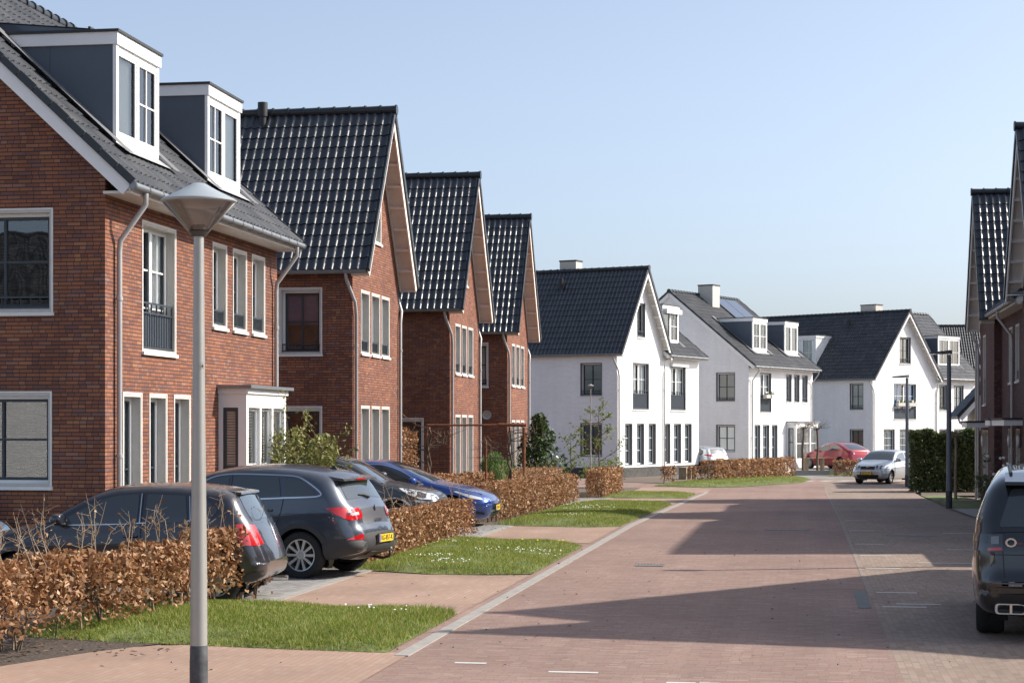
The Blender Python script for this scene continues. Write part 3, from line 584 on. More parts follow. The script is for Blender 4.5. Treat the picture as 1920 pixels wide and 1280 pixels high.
class Car:
    def __init__(s, P):
        s.P = P; s.L = P['L']; s.W = P['W']/2
        tp = smooth_line(P['top']); tp[:, 0] = np.maximum.accumulate(tp[:, 0]); s.tx, s.tz = tp[:, 0]+np.arange(len(tp))*1e-6, tp[:, 1]
        bt = smooth_line(P['bot']); bt[:, 0] = np.maximum.accumulate(bt[:, 0]); s.bx, s.bz = bt[:, 0]+np.arange(len(bt))*1e-6, bt[:, 1]
        s.sil = np.vstack([np.c_[s.tx, s.tz], np.c_[s.bx, s.bz][::-1]])
        s.belt = P['belt']; s.rx, s.rr = zip(*P['round'])
    def zt(s, x): return float(np.interp(x, s.tx, s.tz))
    def zb(s, x): return float(np.interp(x, s.bx, s.bz))
    def beltz(s, x): return float(np.interp(x, [b[0] for b in s.belt], [b[1] for b in s.belt]))
    def dist(s, x, z):
        a = s.sil[:-1]; b = s.sil[1:]; ab = b-a; t = np.clip(((x-a[:, 0])*ab[:, 0]+(z-a[:, 1])*ab[:, 1])/np.maximum((ab**2).sum(1), 1e-12), 0, 1)
        q = a+ab*t[:, None]; return float(np.sqrt(((q[:, 0]-x)**2+(q[:, 1]-z)**2).min()))
    def wbase(s, x, z):
        P = s.P; w = s.W; f = P.get('plan_f', (.16, .9)); r = P.get('plan_r', (.10, .7))
        if x < f[1]: w -= f[0]*((f[1]-x)/f[1])**2.4
        if x > s.L-r[1]: w -= r[0]*((x-s.L+r[1])/r[1])**2.4
        bz = s.beltz(x); zl = .28; t = (z-zl)/max(.1, bz-zl)
        if t < .62: w -= .045*((.62-t)/.62)**2+.0
        elif t < 1: w -= .03*((t-.62)/.38)**2
        else: w -= .03
        dz = z-bz; k = P.get('tumble', .36)
        if dz > 0: w -= k*(dz-.05*(1-math.exp(-dz/.05)))
        cr = P.get('crease')
        if cr: w += .010*math.exp(-((z-np.interp(x, [cr[0][0], cr[1][0]], [cr[0][1], cr[1][1]]))/.022)**2)
        for xw in P['axles']:      # flared arches
            dd = math.hypot(x-xw, z-P['rw']); w += P.get('flare', .012)*math.exp(-((dd-P['rw']-.05)/.07)**2)*(1 if z > P['rw']*.6 else .3)
        return w
    def rnd(s, x): return float(np.interp(x, s.rx, s.rr))
    def y(s, x, z):
        d = s.dist(x, z); r = s.rnd(x)
        if z < .5 and s.zb(x)+.25 > z: r = min(r, .07) if s.P['axles'][0]-.2 < x < s.P['axles'][1]+.2 else min(r, .14)
        w = s.wbase(x, z)
        return w if d >= r else w-r+math.sqrt(max(0, r*r-(r-d)**2))
    def end_pt(s, yv, x=None, z=None, rear=True, off=.004):
        """point on the nose / hood / roof / tail skin: give x for flat parts, z for upright ends"""
        if x is not None: cx, cz = x, s.zt(x)
        else:
            i = int(np.argmax(s.tz)); X, Z = (s.tx[i:], s.tz[i:]) if rear else (s.tx[:i+1], s.tz[:i+1])
            zb_, xb_ = (s.bz, s.bx)
            if rear:
                if z >= Z[-1]: cx = float(np.interp(-z, -Z, X))
                else:
                    j = np.argsort(s.bx)[len(s.bx)//2:]; cx = float(np.interp(z, s.bz[j], s.bx[j]))
            else:
                if z >= Z[0]: cx = float(np.interp(z, Z, X))
                else:
                    j = np.arange(0, len(s.bx)//2); cx = float(np.interp(-z, -s.bz[j], s.bx[j]))
            cz = z
        e = .02
        if x is not None: tx, tz = e, s.zt(cx+e/2)-s.zt(cx-e/2)
        else:
            z1, z0 = cz+.015, cz-.015
            def xx(zz): return s.end_x(zz, rear)
            tx, tz = xx(z1)-xx(z0), .03
            if rear: tx, tz = -tx, -tz
        n = np.array([-tz, tx]); n = n/max(1e-9, np.linalg.norm(n))
        r = s.rnd(cx); we = s.wbase(cx, cz)-r; yv = math.copysign(min(abs(yv), we+r*.985), yv); a = abs(yv); cr = s.P.get('crown', .03)
        d = -cr*(1-min(1, a/we)**2) if a <= we else (r-math.sqrt(max(0, r*r-min(r, a-we)**2)))
        d -= off
        return (cx-n[0]*d, yv, cz-n[1]*d)
    def end_x(s, z, rear):
        i = int(np.argmax(s.tz))
        if rear:
            Z = s.tz[i:]
            if z >= Z[-1]: return float(np.interp(-z, -Z, s.tx[i:]))
            h = len(s.bx)//2; return float(np.interp(z, s.bz[h:], s.bx[h:]))
        Z = s.tz[:i+1]
        if z >= Z[0]: return float(np.interp(z, Z, s.tx[:i+1]))
        h = len(s.bx)//2; return float(np.interp(-z, -s.bz[:h], s.bx[:h]))
    def body(s, root, mt, openings=True):
        L = s.L; n = 128; k = np.linspace(0, 1, n); xs = L*(k-.78*np.sin(2*np.pi*k)/(2*np.pi)); J = 44
        V = []; idx = []; NT = 13; ra = s.P['rw']+.055; rings = []
        for x in xs:
            z0, z1 = s.zb(x), max(s.zb(x), s.zt(x)); col = []
            tj = np.linspace(0, 1, J+1); tj = tj-.35*np.sin(2*np.pi*tj)/(2*np.pi)
            zz = z0+(z1-z0)*tj; left = [(x, s.y(x, z), z) for z in zz]
            nx, nz = 0, 1
            e = .01; dx = s.zt(min(L, x+e))-s.zt(max(0, x-e)); nn = np.array([-dx, (min(L, x+e)-max(0, x-e))]); nn = nn/np.linalg.norm(nn)
            we = left[-1][1]; cr = s.P.get('crown', .03); top = []
            for q in range(1, NT): eta = 1-2*q/NT; dd = cr*(1-eta*eta); top.append((x+nn[0]*dd, we*eta, z1+nn[1]*dd))
            right = [(a, -b, c) for a, b, c in left[::-1]]; wb = left[0][1]; bot = [(x, -wb+2*wb*q/NT, z0) for q in range(1, NT)]
            rings.append(left+top+right+bot)
        m = len(rings[0]); V = [p for r in rings for p in r]; V = [list(p) for p in V]
        F = []; cut = set()
        def arch(p): return any(math.hypot(p[0]-xw, p[2]-s.P['rw']) < ra for xw in s.P['axles'])
        for i in range(n-1):
            for j in range(m):
                f = (i*m+j, i*m+(j+1) % m, (i+1)*m+(j+1) % m, (i+1)*m+j); c = np.mean([V[t] for t in f], axis=0)
                if abs(c[1]) > s.W*.52 and c[2] < .95 and arch(c): cut.update(f); continue
                F.append(f)
        keep = set(t for f in F for t in f)
        for t in cut & keep:
            p = V[t]; jj = t % m
            side = jj <= J or (J+NT-1 <= jj <= 2*J+NT)
            for xw in s.P['axles']:
                d = math.hypot(p[0]-xw, p[2]-s.P['rw'])
                if abs(d-ra) < .12 and d > 1e-3 and side:
                    g = ra/d; nx_, nz_ = xw+(p[0]-xw)*g, s.P['rw']+(p[2]-s.P['rw'])*g
                    if nz_ < s.zb(nx_): nz_ = s.zb(nx_); dx = math.sqrt(max(0, ra*ra-(nz_-s.P['rw'])**2)); nx_ = xw+math.copysign(dx, p[0]-xw)
                    p[0], p[2] = nx_, nz_; p[1] = math.copysign(s.y(nx_, nz_), p[1])
        me = bpy.data.meshes.new('body'); me.from_pydata(V, [], F); me.polygons.foreach_set('use_smooth', [True]*len(F)); me.update()
        bm = bmesh.new(); bm.from_mesh(me); bmesh.ops.remove_doubles(bm, verts=bm.verts, dist=.0008); bmesh.ops.delete(bm, geom=[v for v in bm.verts if not v.link_faces], context='VERTS'); bmesh.ops.recalc_face_normals(bm, faces=bm.faces); bm.to_mesh(me); bm.free()
        me.set_sharp_from_angle(angle=R(48)); me.materials.append(MATS[mt]); o = bpy.data.objects.new('body', me); COL.objects.link(o); o.parent = root
        for xw in s.P['axles']:
            for sg in (1, -1):
                a = MB(); pts = [(xw+(ra+.004)*math.cos(t), s.P['rw']+(ra+.004)*math.sin(t)) for t in np.linspace(-.5, math.pi+.5, 25)]
                for (x0, z0), (x1, z1) in zip(pts, pts[1:]):
                    w0 = s.W-.36; a.poly([(x0, sg*(s.y(x0, max(z0, s.zb(x0)))-.012), z0), (x1, sg*(s.y(x1, max(z1, s.zb(x1)))-.012), z1), (x1, sg*w0, z1), (x0, sg*w0, z0)], 'black_plastic')
                a.poly([(x, sg*(s.W-.36), z) for x, z in pts], 'black_plastic'); a.build('arch_liner', o)
        s.root = root; s.bodyo = o; return o
    def _grid(s, poly, step):
        bm = bmesh.new(); bm.faces.new([bm.verts.new((a, b, 0)) for a, b in poly]); us = [p[0] for p in poly]; vs = [p[1] for p in poly]
        for lo, hi, no in ((min(us), max(us), (1, 0, 0)), (min(vs), max(vs), (0, 1, 0))):
            n = max(1, int((hi-lo)/step))
            for k in range(1, n): t = lo+(hi-lo)*k/n; bmesh.ops.bisect_plane(bm, geom=bm.verts[:]+bm.edges[:]+bm.faces[:], plane_co=(t, t, 0), plane_no=no)
        V = [tuple(v.co) for v in bm.verts]; bm.verts.index_update(); F = [[v.index for v in f.verts] for f in bm.faces]; bm.free(); return V, F
    def patch(s, name, V, F, mt, parent=None):
        me = bpy.data.meshes.new(name); me.from_pydata(V, [], F); me.polygons.foreach_set('use_smooth', [True]*len(F)); me.update(); me.materials.append(MATS[mt])
        o = bpy.data.objects.new(name, me); COL.objects.link(o); o.parent = parent or s.root; return o
    def side(s, name, poly, mt, off=.009, sides=(1, -1), step=.05, parent=None, round_=False):
        if round_: poly = rounded(poly)
        V, F = s._grid(poly, step); out = []; off += .006
        V = [(min(max(x, s.end_x(z, False)+.006), s.end_x(z, True)-.006), z, 0) for x, z, _ in V]
        for sg in sides: out.append(s.patch(name, [(x, sg*(s.y(x, z)+off), z) for x, z, _ in V], F, mt, parent))
        return out
    def end(s, name, poly, mt, off=.004, rear=True, byx=False, step=.06, mirror=False, parent=None, round_=False):
        if round_: poly = rounded(poly)
        out = []
        for sg in ((1, -1) if mirror else (1,)):
            V, F = s._grid([(sg*a, b) for a, b in poly], step)
            out.append(s.patch(name, [s.end_pt(v[0], x=v[1], off=off) if byx else s.end_pt(v[0], z=v[1], rear=rear, off=off) for v in V], F, mt, parent))
        return out
    def seam(s, pts, wd=.011, mt='seam', name='door_seam', sides=(1, -1), off=.003, parent=None):
        L = smooth_line(pts, 8); V0 = []; F = []
        for i, p in enumerate(L):
            d = L[min(i+1, len(L)-1)]-L[max(i-1, 0)]; d = d/np.linalg.norm(d); nrm = np.array([-d[1], d[0]])*wd/2; V0 += [p+nrm, p-nrm]
            if i: k = 2*i; F.append((k-2, k-1, k+1, k))
        for sg in sides: s.patch(name, [(x, sg*(s.y(x, z)+off), z) for x, z in V0], F, mt, parent or s.bodyo)
    def wheels(s, style='multi', rim='alloy', spokes=10, tw=.205):
        for xw in s.P['axles']:
            for sg in (1, -1):
                yw = s.W-.03-tw/2+s.P.get('wheel_out', 0); w = bpy.data.objects.new('wheel', None); COL.objects.link(w); w.parent = s.root; w.location = (xw, sg*yw, s.P['rw']); w.empty_display_size = .2
                r = s.P['rw']; rr = s.P.get('rim', r*.66); h = tw/2; T = lambda a, b, c, sg=sg: (a, sg*c, b)
                t = MB(); t.lathe([(rr, -h*.8), (rr*1.06, -h), (r*.93, -h), (r*.985, -h*.8), (r, -h*.5), (r, -h*.1), (r*.992, -h*.08), (r*.992, h*.08), (r, h*.1), (r, h*.5), (r*.985, h*.8), (r*.93, h*.98), (rr*1.08, h), (rr*1.0, h*.86)], 'tyre', 40, T); t.build('tyre', w, smooth=True, sharp=35)
                m = MB(); m.lathe([(rr*1.0, h*.86), (rr*.985, h*.93), (rr*.93, h*.9), (rr*.92, h*.3), (rr*.88, -h*.6)], rim, 40, T)
                m.lathe([(rr*.9, -h*.1), (.0, -h*.1)], 'black_plastic', 24, T); m.lathe([(rr*.62, -h*.05), (rr*.62, h*.05), (.05, h*.05)], 'alloy_dark', 24, T)
                m.lathe([(.075, h*.45), (.075, h*.72), (.06, h*.8), (.03, h*.8), (.028, h*.74), (0, h*.74)], rim, 16, T)
                for k in range(spokes):
                    if style == 'double': a = 2*math.pi*(k//2)/(spokes//2)+(.16 if k % 2 else -.16); ah = a*.85+2*math.pi*(k//2)/(spokes//2)*.15
                    else: a = 2*math.pi*k/spokes; ah = a
                    ca, sa = math.cos(a), math.sin(a); w0, w1 = .022*s.P.get('spokew', 1), .028*s.P.get('spokew', 1)
                    def q(rad, off, dep, a=a): return T(rad*math.cos(a)-off*math.sin(a), rad*math.sin(a)+off*math.cos(a), dep)
                    a0, a1 = .06, rr*.95
                    m.poly([q(a0, -w0, h*.74), q(a1, -w1, h*.88), q(a1, w1, h*.88), q(a0, w0, h*.74)], rim)
                    m.poly([q(a0, -w0, h*.74), q(a1, -w1, h*.88), q(a1, -w1*1.1, h*.3), q(a0, -w0*1.1, h*.3)], rim); m.poly([q(a0, w0, h*.74), q(a1, w1, h*.88), q(a1, w1*1.1, h*.3), q(a0, w0*1.1, h*.3)], rim)
                m.build('rim', w)
    def mirror(s, x, z, mt, sc=1):
        for sg in (1, -1):
            yb = s.y(x, z); m = MB(); c = (x-.04, yb+.13*sc, z+.07)
            T = lambda a, b, d, c=c, sg=sg: (c[0]+d*.95, sg*(c[1]+a), c[2]+b)
            prof = [(.0, -.085), (.5, -.082), (.85, -.055), (1, -.0), (.93, .05), (.8, .07), (0, .07)]
            k = len(m.v); n = 20; mi = m.mi(mt)
            for r_, d in prof:
                for t in range(n): th = 2*math.pi*t/n; ex = abs(math.cos(th))**.6*math.copysign(1, math.cos(th)); ey = abs(math.sin(th))**.6*math.copysign(1, math.sin(th)); m.v.append(T(.115*sc*r_*ex, .075*sc*r_*ey, d))
            for j in range(len(prof)-1):
                for t in range(n): m.f.append((k+j*n+t, k+j*n+(t+1) % n, k+(j+1)*n+(t+1) % n, k+(j+1)*n+t)); m.m.append(mi)
            m.tube([(x+.02, sg*(yb-.03), z-.005), (x-.02, sg*(yb+.08*sc), z+.03)], .026, 'cladding', 8)
            m.build('wing_mirror', s.root, smooth=True, sharp=60)
    def handle(s, x, z, mt):
        for sg in (1, -1):
            y0 = s.y(x, z); m = MB(); m.tube([(x-.09, sg*(y0+.002), z), (x-.07, sg*(y0+.035), z), (x+.07, sg*(y0+.035), z+.004), (x+.09, sg*(y0+.002), z+.004)], [.012, .015, .015, .012], mt, 8); m.build('door_handle', s.root, smooth=True)
    def plate(s, txt, z, rear=True, w=.52, h=.11, y0=0, tilt=0, off=.02, size=None):
        p = s.end_pt(y0, z=z, rear=rear, off=off); sx = 1 if rear else -1; m = MB(); x = p[0]
        T = lambda a, d, b: (x+sx*d, y0+a, z+b)
        lx = -1 if rear else 1   # side on which the blue band sits as seen by the reader
        m.prism([(-w/2, -h/2), (w/2, -h/2), (w/2, h/2), (-w/2, h/2)], -.03, .006, 'plate_yellow', T)
        yb = (w/2-.045, w/2) if not rear else (-w/2, -w/2+.045)
        m.box((x+sx*.0062-.0003, y0+yb[0], z-h/2+.004), (x+sx*.0075, y0+yb[1], z+h/2-.004), 'plate_blue')
        m.box((x-sx*.02-.001, y0-w/2-.012, z-h/2-.012), (x-sx*.001, y0+w/2+.012, z+h/2+.012), 'black_plastic')
        o = m.build('license_plate', s.root)
        Mx = Matrix.Translation((x+sx*.0085, y0+(.02 if rear else -.02), z)) @ Matrix.Rotation(R(90 if rear else -90), 4, 'Z') @ Matrix.Rotation(R(90), 4, 'X')
        text_mesh('plate_text', txt, size or h*.95, 'plate_text', o, Mx)
    def cabin(s, x0, x1, seats, mt='seat_cloth'):
        """seats and headrests seen through the glass"""
        m = MB()
        for x in seats:
            for y_ in (-.36, .36):
                m.box((x-.06, y_-.23, .5), (x+.07, y_+.23, 1.02), mt); m.box((x-.03, y_-.12, 1.06), (x+.06, y_+.12, 1.24), mt)
        m.box((x0+.1, -.6, .5), (x0+.35, .6, .9), 'black_plastic')
        m.build('seat', s.root)
def rounded(poly, r=.035, n=4):
    out = []; N = len(poly)
    for i in range(N):
        p = np.array(poly[i], float); a = np.array(poly[i-1], float)-p; b = np.array(poly[(i+1) % N], float)-p; la, lb = np.linalg.norm(a), np.linalg.norm(b); k = min(r, la*.45, lb*.45)
        p0, p1 = p+a/la*k, p+b/lb*k
        for t in np.linspace(0, 1, n): out.append(tuple((1-t)**2*p0+2*t*(1-t)*p+t*t*p1))
    return out
def car_root(name, label, x, y, heading, group='cars parked along the street'):
    """x, y: where the nose is; heading: degrees, direction the nose points, from +X towards +Y"""
    return thing(name, label, 'car', (x, y, gz(y)), R(heading+180), group)
# ------------------------------------------------------------------ ground, street, verges
g = drape('ground', [(-900, -60), (900, -60), (900, 2500), (-900, 2500)], 'soil', -.05, street=False)
drape('road', [(-14, -30), (-14, 4.62), (70, 4.62), (110, 4.62), (110, -20), (54, -20), (54, -3.2), (54, -3.4), (-2.5, -3.4), (-2.5, -30)], 'road_brick', 0)
drape('parking_lane', [(-14, 4.62), (-14, 30), (4, 30), (18, 9.4), (36, 7.85), (62, 8.0), (110, 16), (110, 4.62)], 'lane_brick', 0)
def kerb(name, pts, w, h, mt='concrete'):
    mb = MB(); P = [S(*p) for p in pts]
    for i in range(len(P)-1):
        a, b = Vector((*P[i], 0)), Vector((*P[i+1], 0)); d = (b-a); L = d.length; d /= L; nn = Vector((d.y, -d.x, 0)); n = max(1, round(L/1.0))
        for k in range(n):
            s0, s1 = a+d*(L*k/n+.004), a+d*(L*(k+1)/n-.004); q = []
            for z in (-.1, h):
                for p, sg in ((s0, 0), (s1, 0), (s1, 1), (s0, 1)): v = p-nn*w*sg; q.append((v.x, v.y, gz(v.y)+z))
            j = len(mb.v); mb.v += q; mi = mb.mi(mt)
            for f in ((0, 1, 2, 3)[::-1], (4, 5, 6, 7), (0, 1, 5, 4), (1, 2, 6, 5), (2, 3, 7, 6), (3, 0, 4, 7)): mb.f.append(tuple(j+t for t in f)); mb.m.append(mi)
    return tag(mb.build(name), kind='structure')
kerb('kerb', [(-.1, .02), (24, .02), (48.5, .04), (55.5, .1)], .14, .012)
drape('parking_line', [(7.0, 4.60), (7.0, 4.65), (60, 4.65), (60, 4.60)], 'line_grey', .004)
drape('drain_strip', [(5.4, 4.42), (5.4, 4.58), (7.8, 4.58), (7.8, 4.42)], 'drain_grey', .004)
for i, p in enumerate((5.6, 7.6, 11.9, 14.8, 18.0, 22.6, 27.5)):
    drape('parking_mark', [(p, 4.72), (p, 5.25), (p+.10, 5.25), (p+.10, 4.72)], 'marking', .004)
for p, q0, q1 in ((6.0, 4.9, 5.45), (16.6, 6.3, 7.0), (-.55, .55, .85), (-1.05, 1.5, 1.95), (-1.6, 2.6, 3.05), (13.2, 5.6, 7.2), (21.9, 6.6, 7.4)):
    drape('parking_mark', [(p, q0), (p, q1), (p+.09, q1), (p+.09, q0)], 'marking', .0045)
for k in range(9): drape('crossing_mark', [(69.5+k*.25, 1.0+k*.85), (70.6+k*.25, 1.5+k*.85), (70.6+k*.25, 1.8+k*.85), (69.5+k*.25, 1.3+k*.85)], 'marking', .004)
drape('apron', [(3.9, -2.78), (3.9, -.24), (9.6, -.24), (9.6, -2.78)], 'apron_brick', .008)
drape('apron', [(17.4, -2.6), (17.4, -.24), (23.4, -.24), (23.4, -2.6)], 'apron_brick', .008)
drape('apron', [(40.0, -2.8), (40.0, -.24), (46.5, -.24), (46.5, -2.8)], 'apron_brick', .008)
drape('apron', [(53.0, -9), (53.0, -.24), (57, .2), (60, -.5), (60, -9)], 'apron_brick', .008)
drape('pavement', [(-12, -3.9), (-12, -.0), (.1, -.0), (.4, -1.6), (.5, -2.3), (-.4, -3.9)], 'apron_brick', .008)
drape('driveway', [(4.6, -22), (4.6, -2.86), (10.6, -2.86), (10.6, -7.0), (10.1, -7.0), (10.1, -22)], 'grey_paving', .008)
drape('driveway', [(17.6, -6.9), (17.6, -2.72), (23.6, -2.72), (26.2, -5.0), (26.2, -16), (20, -16), (20, -6.9)], 'grey_paving', .008)
drape('driveway', [(39.6, -12), (39.6, -2.9), (46.6, -2.9), (46.6, -12)], 'grey_paving', .008)
for a, b, q in ((3.9, 10.9, -2.86), (17.4, 23.6, -2.70), (39.8, 46.6, -2.88)): kerb('driveway_edging', [(a, q+.11), (b, q+.11)], .17, .014)
drape('garden_soil', [(10.6, -7), (10.6, -2.7), (17.6, -2.7), (17.6, -7)], 'soil', .01)
drape('garden_soil', [(23.6, -7), (23.6, -2.6), (39.6, -2.8), (39.6, -7)], 'soil', .012)
drape('garden_soil', [(46.6, -7), (46.6, -2.9), (60, -2.9), (60, -14), (46.6, -14)], 'soil', .010)
drape('hedge_soil', [(-4, -5.2), (-4, -3.6), (-1.4, -3.5), (-.3, -3.1), (.6, -2.6), (4.5, -2.95), (4.5, -5.2)], 'mulch', .01)
drape('garden_soil', [(46, 7.9), (46, 9.75), (28, 9.75), (28, 7.9), (36, 7.8)], 'soil', .012)
drape('garden_soil', [(52, 8.0), (52, 18), (75, 26), (75, 9.2)], 'soil', .012)
drape('gravel_bed', [(30, 7.95), (30, 9.0), (36.5, 9.0), (36.5, 7.9)], 'gravel', .02)
drape('grass_strip', [(36.5, 7.95), (36.5, 9.7), (44, 9.7), (52, 9.0), (52, 7.95)], 'turf', .02)
drape('far_garden', [(4, 86), (9, 82), (14.6, 93.5), (14, 110), (5, 100)], 'soil', .014, street=False)
drape('far_driveway', [(14.4, 91), (13.2, 94.5), (14, 116), (30, 116), (25, 95)], 'grey_paving', .006, street=False)
# mounded verges
VERGES = [[(.42, -2.3), (.22, -1.2), (.1, -.24), (3.88, -.24), (4.12, -.9), (4.05, -1.7), (4.6, -2.95), (4.9, -3.9), (2.6, -4.6), (.9, -4.4), (.55, -3.2)],
          [(9.7, -.9), (9.9, -.24), (16.4, -.24), (17.2, -.8), (17.9, -2.75), (17.6, -3.2), (10.6, -3.2), (10.2, -2.75), (9.6, -1.6)],
          [(22.9, -.9), (23.3, -.24), (39.6, -.22), (40.2, -.8), (40.6, -2.8), (39, -3.3), (24, -3.1), (23.2, -2.6)],
          [(46.4, -.7), (46.7, -.24), (52.4, -.24), (53.1, -.9), (53.1, -3.2), (47, -3.2)]]
def inside(p, q, poly):
    c = False; j = len(poly)-1
    for i in range(len(poly)):
        if (poly[i][1] > q) != (poly[j][1] > q) and p < (poly[j][0]-poly[i][0])*(q-poly[i][1])/(poly[j][1]-poly[i][1])+poly[i][0]: c = not c
        j = i
    return c
def edge_d(p, q, poly):
    P = np.array(poly); A = P; B = np.roll(P, -1, 0); ab = B-A; t = np.clip(((np.array([p, q])-A)*ab).sum(1)/np.maximum((ab**2).sum(1), 1e-9), 0, 1)
    return float(np.sqrt((((A+ab*t[:, None])-np.array([p, q]))**2).sum(1).min()))
def mound(d): return .012+.11*(1-math.exp(-d/.4))
def verge(poly, dens, hgt, flowers, patchy=.5):
    bm = bmesh.new(); bm.faces.new([bm.verts.new((a, b, 0)) for a, b in poly]); ps = [a for a, b in poly]; qs = [b for a, b in poly]
    for lo, hi, no in ((min(ps), max(ps), (1, 0, 0)), (min(qs), max(qs), (0, 1, 0))):
        n = max(2, int((hi-lo)/.22))
        for k in range(1, n): t = lo+(hi-lo)*k/n; bmesh.ops.bisect_plane(bm, geom=bm.verts[:]+bm.edges[:]+bm.faces[:], plane_co=(t, t, 0), plane_no=no)
    for v in bm.verts:
        a, b = v.co.x, v.co.y; x, y = S(a, b); v.co = (x, y, gz(y)+mound(edge_d(a, b, poly)))
    for f in bm.faces:
        f.smooth = True
        f.normal_update()
        if f.normal.z < 0: f.normal_flip()
    me = bpy.data.meshes.new('grass_verge'); bm.to_mesh(me); bm.free(); me.materials.append(MATS['turf']); o = bpy.data.objects.new('grass_verge', me); COL.objects.link(o); tag(o, kind='structure')
    pts = []
    N = int(dens*(max(ps)-min(ps))*(max(qs)-min(qs)))
    for a, b in zip(rng.uniform(min(ps), max(ps), N), rng.uniform(min(qs), max(qs), N)):
        if inside(a+rng.normal(0, .045), b+rng.normal(0, .045), poly) and math.sin(a*1.7+b*2.9)+math.sin(b*4.3-a*1.1)+rng.normal()*.7 > -1.5:
            x, y = S(a, b); n = math.sin(a*2.3+1.3*b)+math.sin(b*3.1-a*.9)+math.sin(a*5.1)*.5; pts.append((x, y, gz(y)+mound(edge_d(a, b, poly)), 1+.28*n))
    P = np.array(pts); n = len(P); ang = rng.uniform(0, 2*np.pi, n); h = hgt*P[:, 3].clip(.35)*rng.uniform(.6, 1.35, n); w = .0045*rng.uniform(.8, 1.6, n)
    lean = rng.normal(0, .5, (n, 2))*h[:, None]; dx, dy = np.cos(ang)*w, np.sin(ang)*w
    V = np.empty((n, 3, 3)); V[:, 0] = P[:, :3]+np.c_[dx, dy, np.full(n, -.01)]; V[:, 1] = P[:, :3]-np.c_[dx, dy, np.full(n, .01)]; V[:, 2] = P[:, :3]+np.c_[lean, h]
    tri_mesh('grass', V.reshape(-1, 3), 3, 'grass_blade', None, kind='stuff')
    if flowers:
        for nm, mt, cnt, sz in (('daisies', 'daisy', flowers, .0105), ('dandelions', 'dandelion', max(2, flowers//28), .02)):
            idx = []; 
            cl = P[rng.integers(0, n, max(3, cnt//22))]
            for c in cl:
                d = np.hypot(P[:, 0]-c[0], P[:, 1]-c[1]); k = np.where(d < rng.uniform(.25, .8))[0]
                if len(k): idx += list(rng.choice(k, min(len(k), 22)))
            idx = np.array(idx[:cnt]); C = P[idx, :3]+np.c_[np.zeros((len(idx), 2)), hgt*rng.uniform(.8, 1.3, len(idx))]; t = np.linspace(0, 2*np.pi, 7)[:-1]
            Q = C[:, None, :]+np.stack([np.cos(t)*sz, np.sin(t)*sz*.9, np.sin(t)*sz*.5], 1)[None]; tri_mesh(nm, Q.reshape(-1, 3), 6, mt, None, kind='stuff')
def tri_mesh(name, V, k, mt, parent, kind=None):
    n = len(V)//k; me = bpy.data.meshes.new(name); me.vertices.add(len(V)); me.vertices.foreach_set('co', np.ascontiguousarray(V, dtype=np.float32).ravel()); me.loops.add(n*k); me.loops.foreach_set('vertex_index', np.arange(n*k, dtype=np.int32))
    me.polygons.add(n); me.polygons.foreach_set('loop_start', np.arange(0, n*k, k, dtype=np.int32)); me.update(calc_edges=True); me.validate()
    me.materials.append(MATS[mt]); o = bpy.data.objects.new(name, me); COL.objects.link(o)
    if parent: o.parent = parent
    return tag(o, kind=kind)
verge(VERGES[0], 3200, .045, 14); verge(VERGES[1], 1700, .042, 120); verge(VERGES[2], 900, .045, 150); verge(VERGES[3], 500, .05, 0)
tag(MATS and bpy.data.objects['grass'], None)
FV = [[(60.5, -.6), (61.5, 1.2), (68.0, 3.7), (73.5, 4.1), (76, 3.0), (74, 1.6), (69, -1.4), (62, -2.6)], [(80.2, 5.0), (80.4, 7.0), (84, 7.6), (84, 5.2)], [(62.5, 8.2), (62.5, 9.2), (67, 9.8), (67, 8.6)]]
for v in FV: verge(v, 260, .07, 0)
# loose chips and leaves on the paving
def litter(name, N, box, mt, sz):
    C = []
    for a, b in zip(rng.uniform(box[0], box[1], N), rng.uniform(box[2], box[3], N)): x, y = S(a, b); C.append((x, y, gz(y)+.012))
    C = np.array(C); n = len(C); r = sz*rng.uniform(.4, 1.5, n); t = np.linspace(0, 2*np.pi, 6)[:-1]; ph = rng.uniform(0, 6, n)
    Q = np.stack([C+np.c_[np.cos(a+ph)*r, np.sin(a+ph)*r*.8, rng.uniform(-.006, .012, n)] for a in t], 1); tri_mesh(name, Q.reshape(-1, 3), 5, mt, None, kind='stuff')
litter('road_grit', 170, (-3, 16, -3, 7), 'pebble', .016); litter('fallen_leaves', 500, (-3.5, .2, -5.0, -3.55), 'dry_leaf', .03); litter('fallen_leaves', 60, (-.6, .9, -3.6, -2.3), 'dry_leaf', .022); litter('fallen_leaves', 160, (10, 24, -3.5, -2.6), 'dry_leaf', .025)
def grate(p, q, w, l):
    o = MB(); 
    for k in range(int(w/.05)): x0 = -w/2+k*.05; o.box((x0, -l/2, -.02), (x0+.028, l/2, .012), 'iron')
    o.box((-w/2, -l/2-.03, -.02), (w/2, -l/2, .014), 'concrete'); o.box((-w/2, l/2, -.02), (w/2, l/2+.03, .014), 'concrete')
    x, y = S(p, q); r = thing('drain_grate', '', 'drain grate', (x, y, gz(y)), R(-8.9), 'street drains'); o.build('grating', r); return r
grate(22.6, 3.4, .95, .30)['label'] = 'flat iron drain grate in the shaded middle of the road'
grate(21.0, 5.9, 1.0, .30)['label'] = 'flat iron drain grate in the shaded parking lane near the black car'
grate(12.0, 1.35, .45, .30)['label'] = 'small iron drain cover in the sunlit brick road'
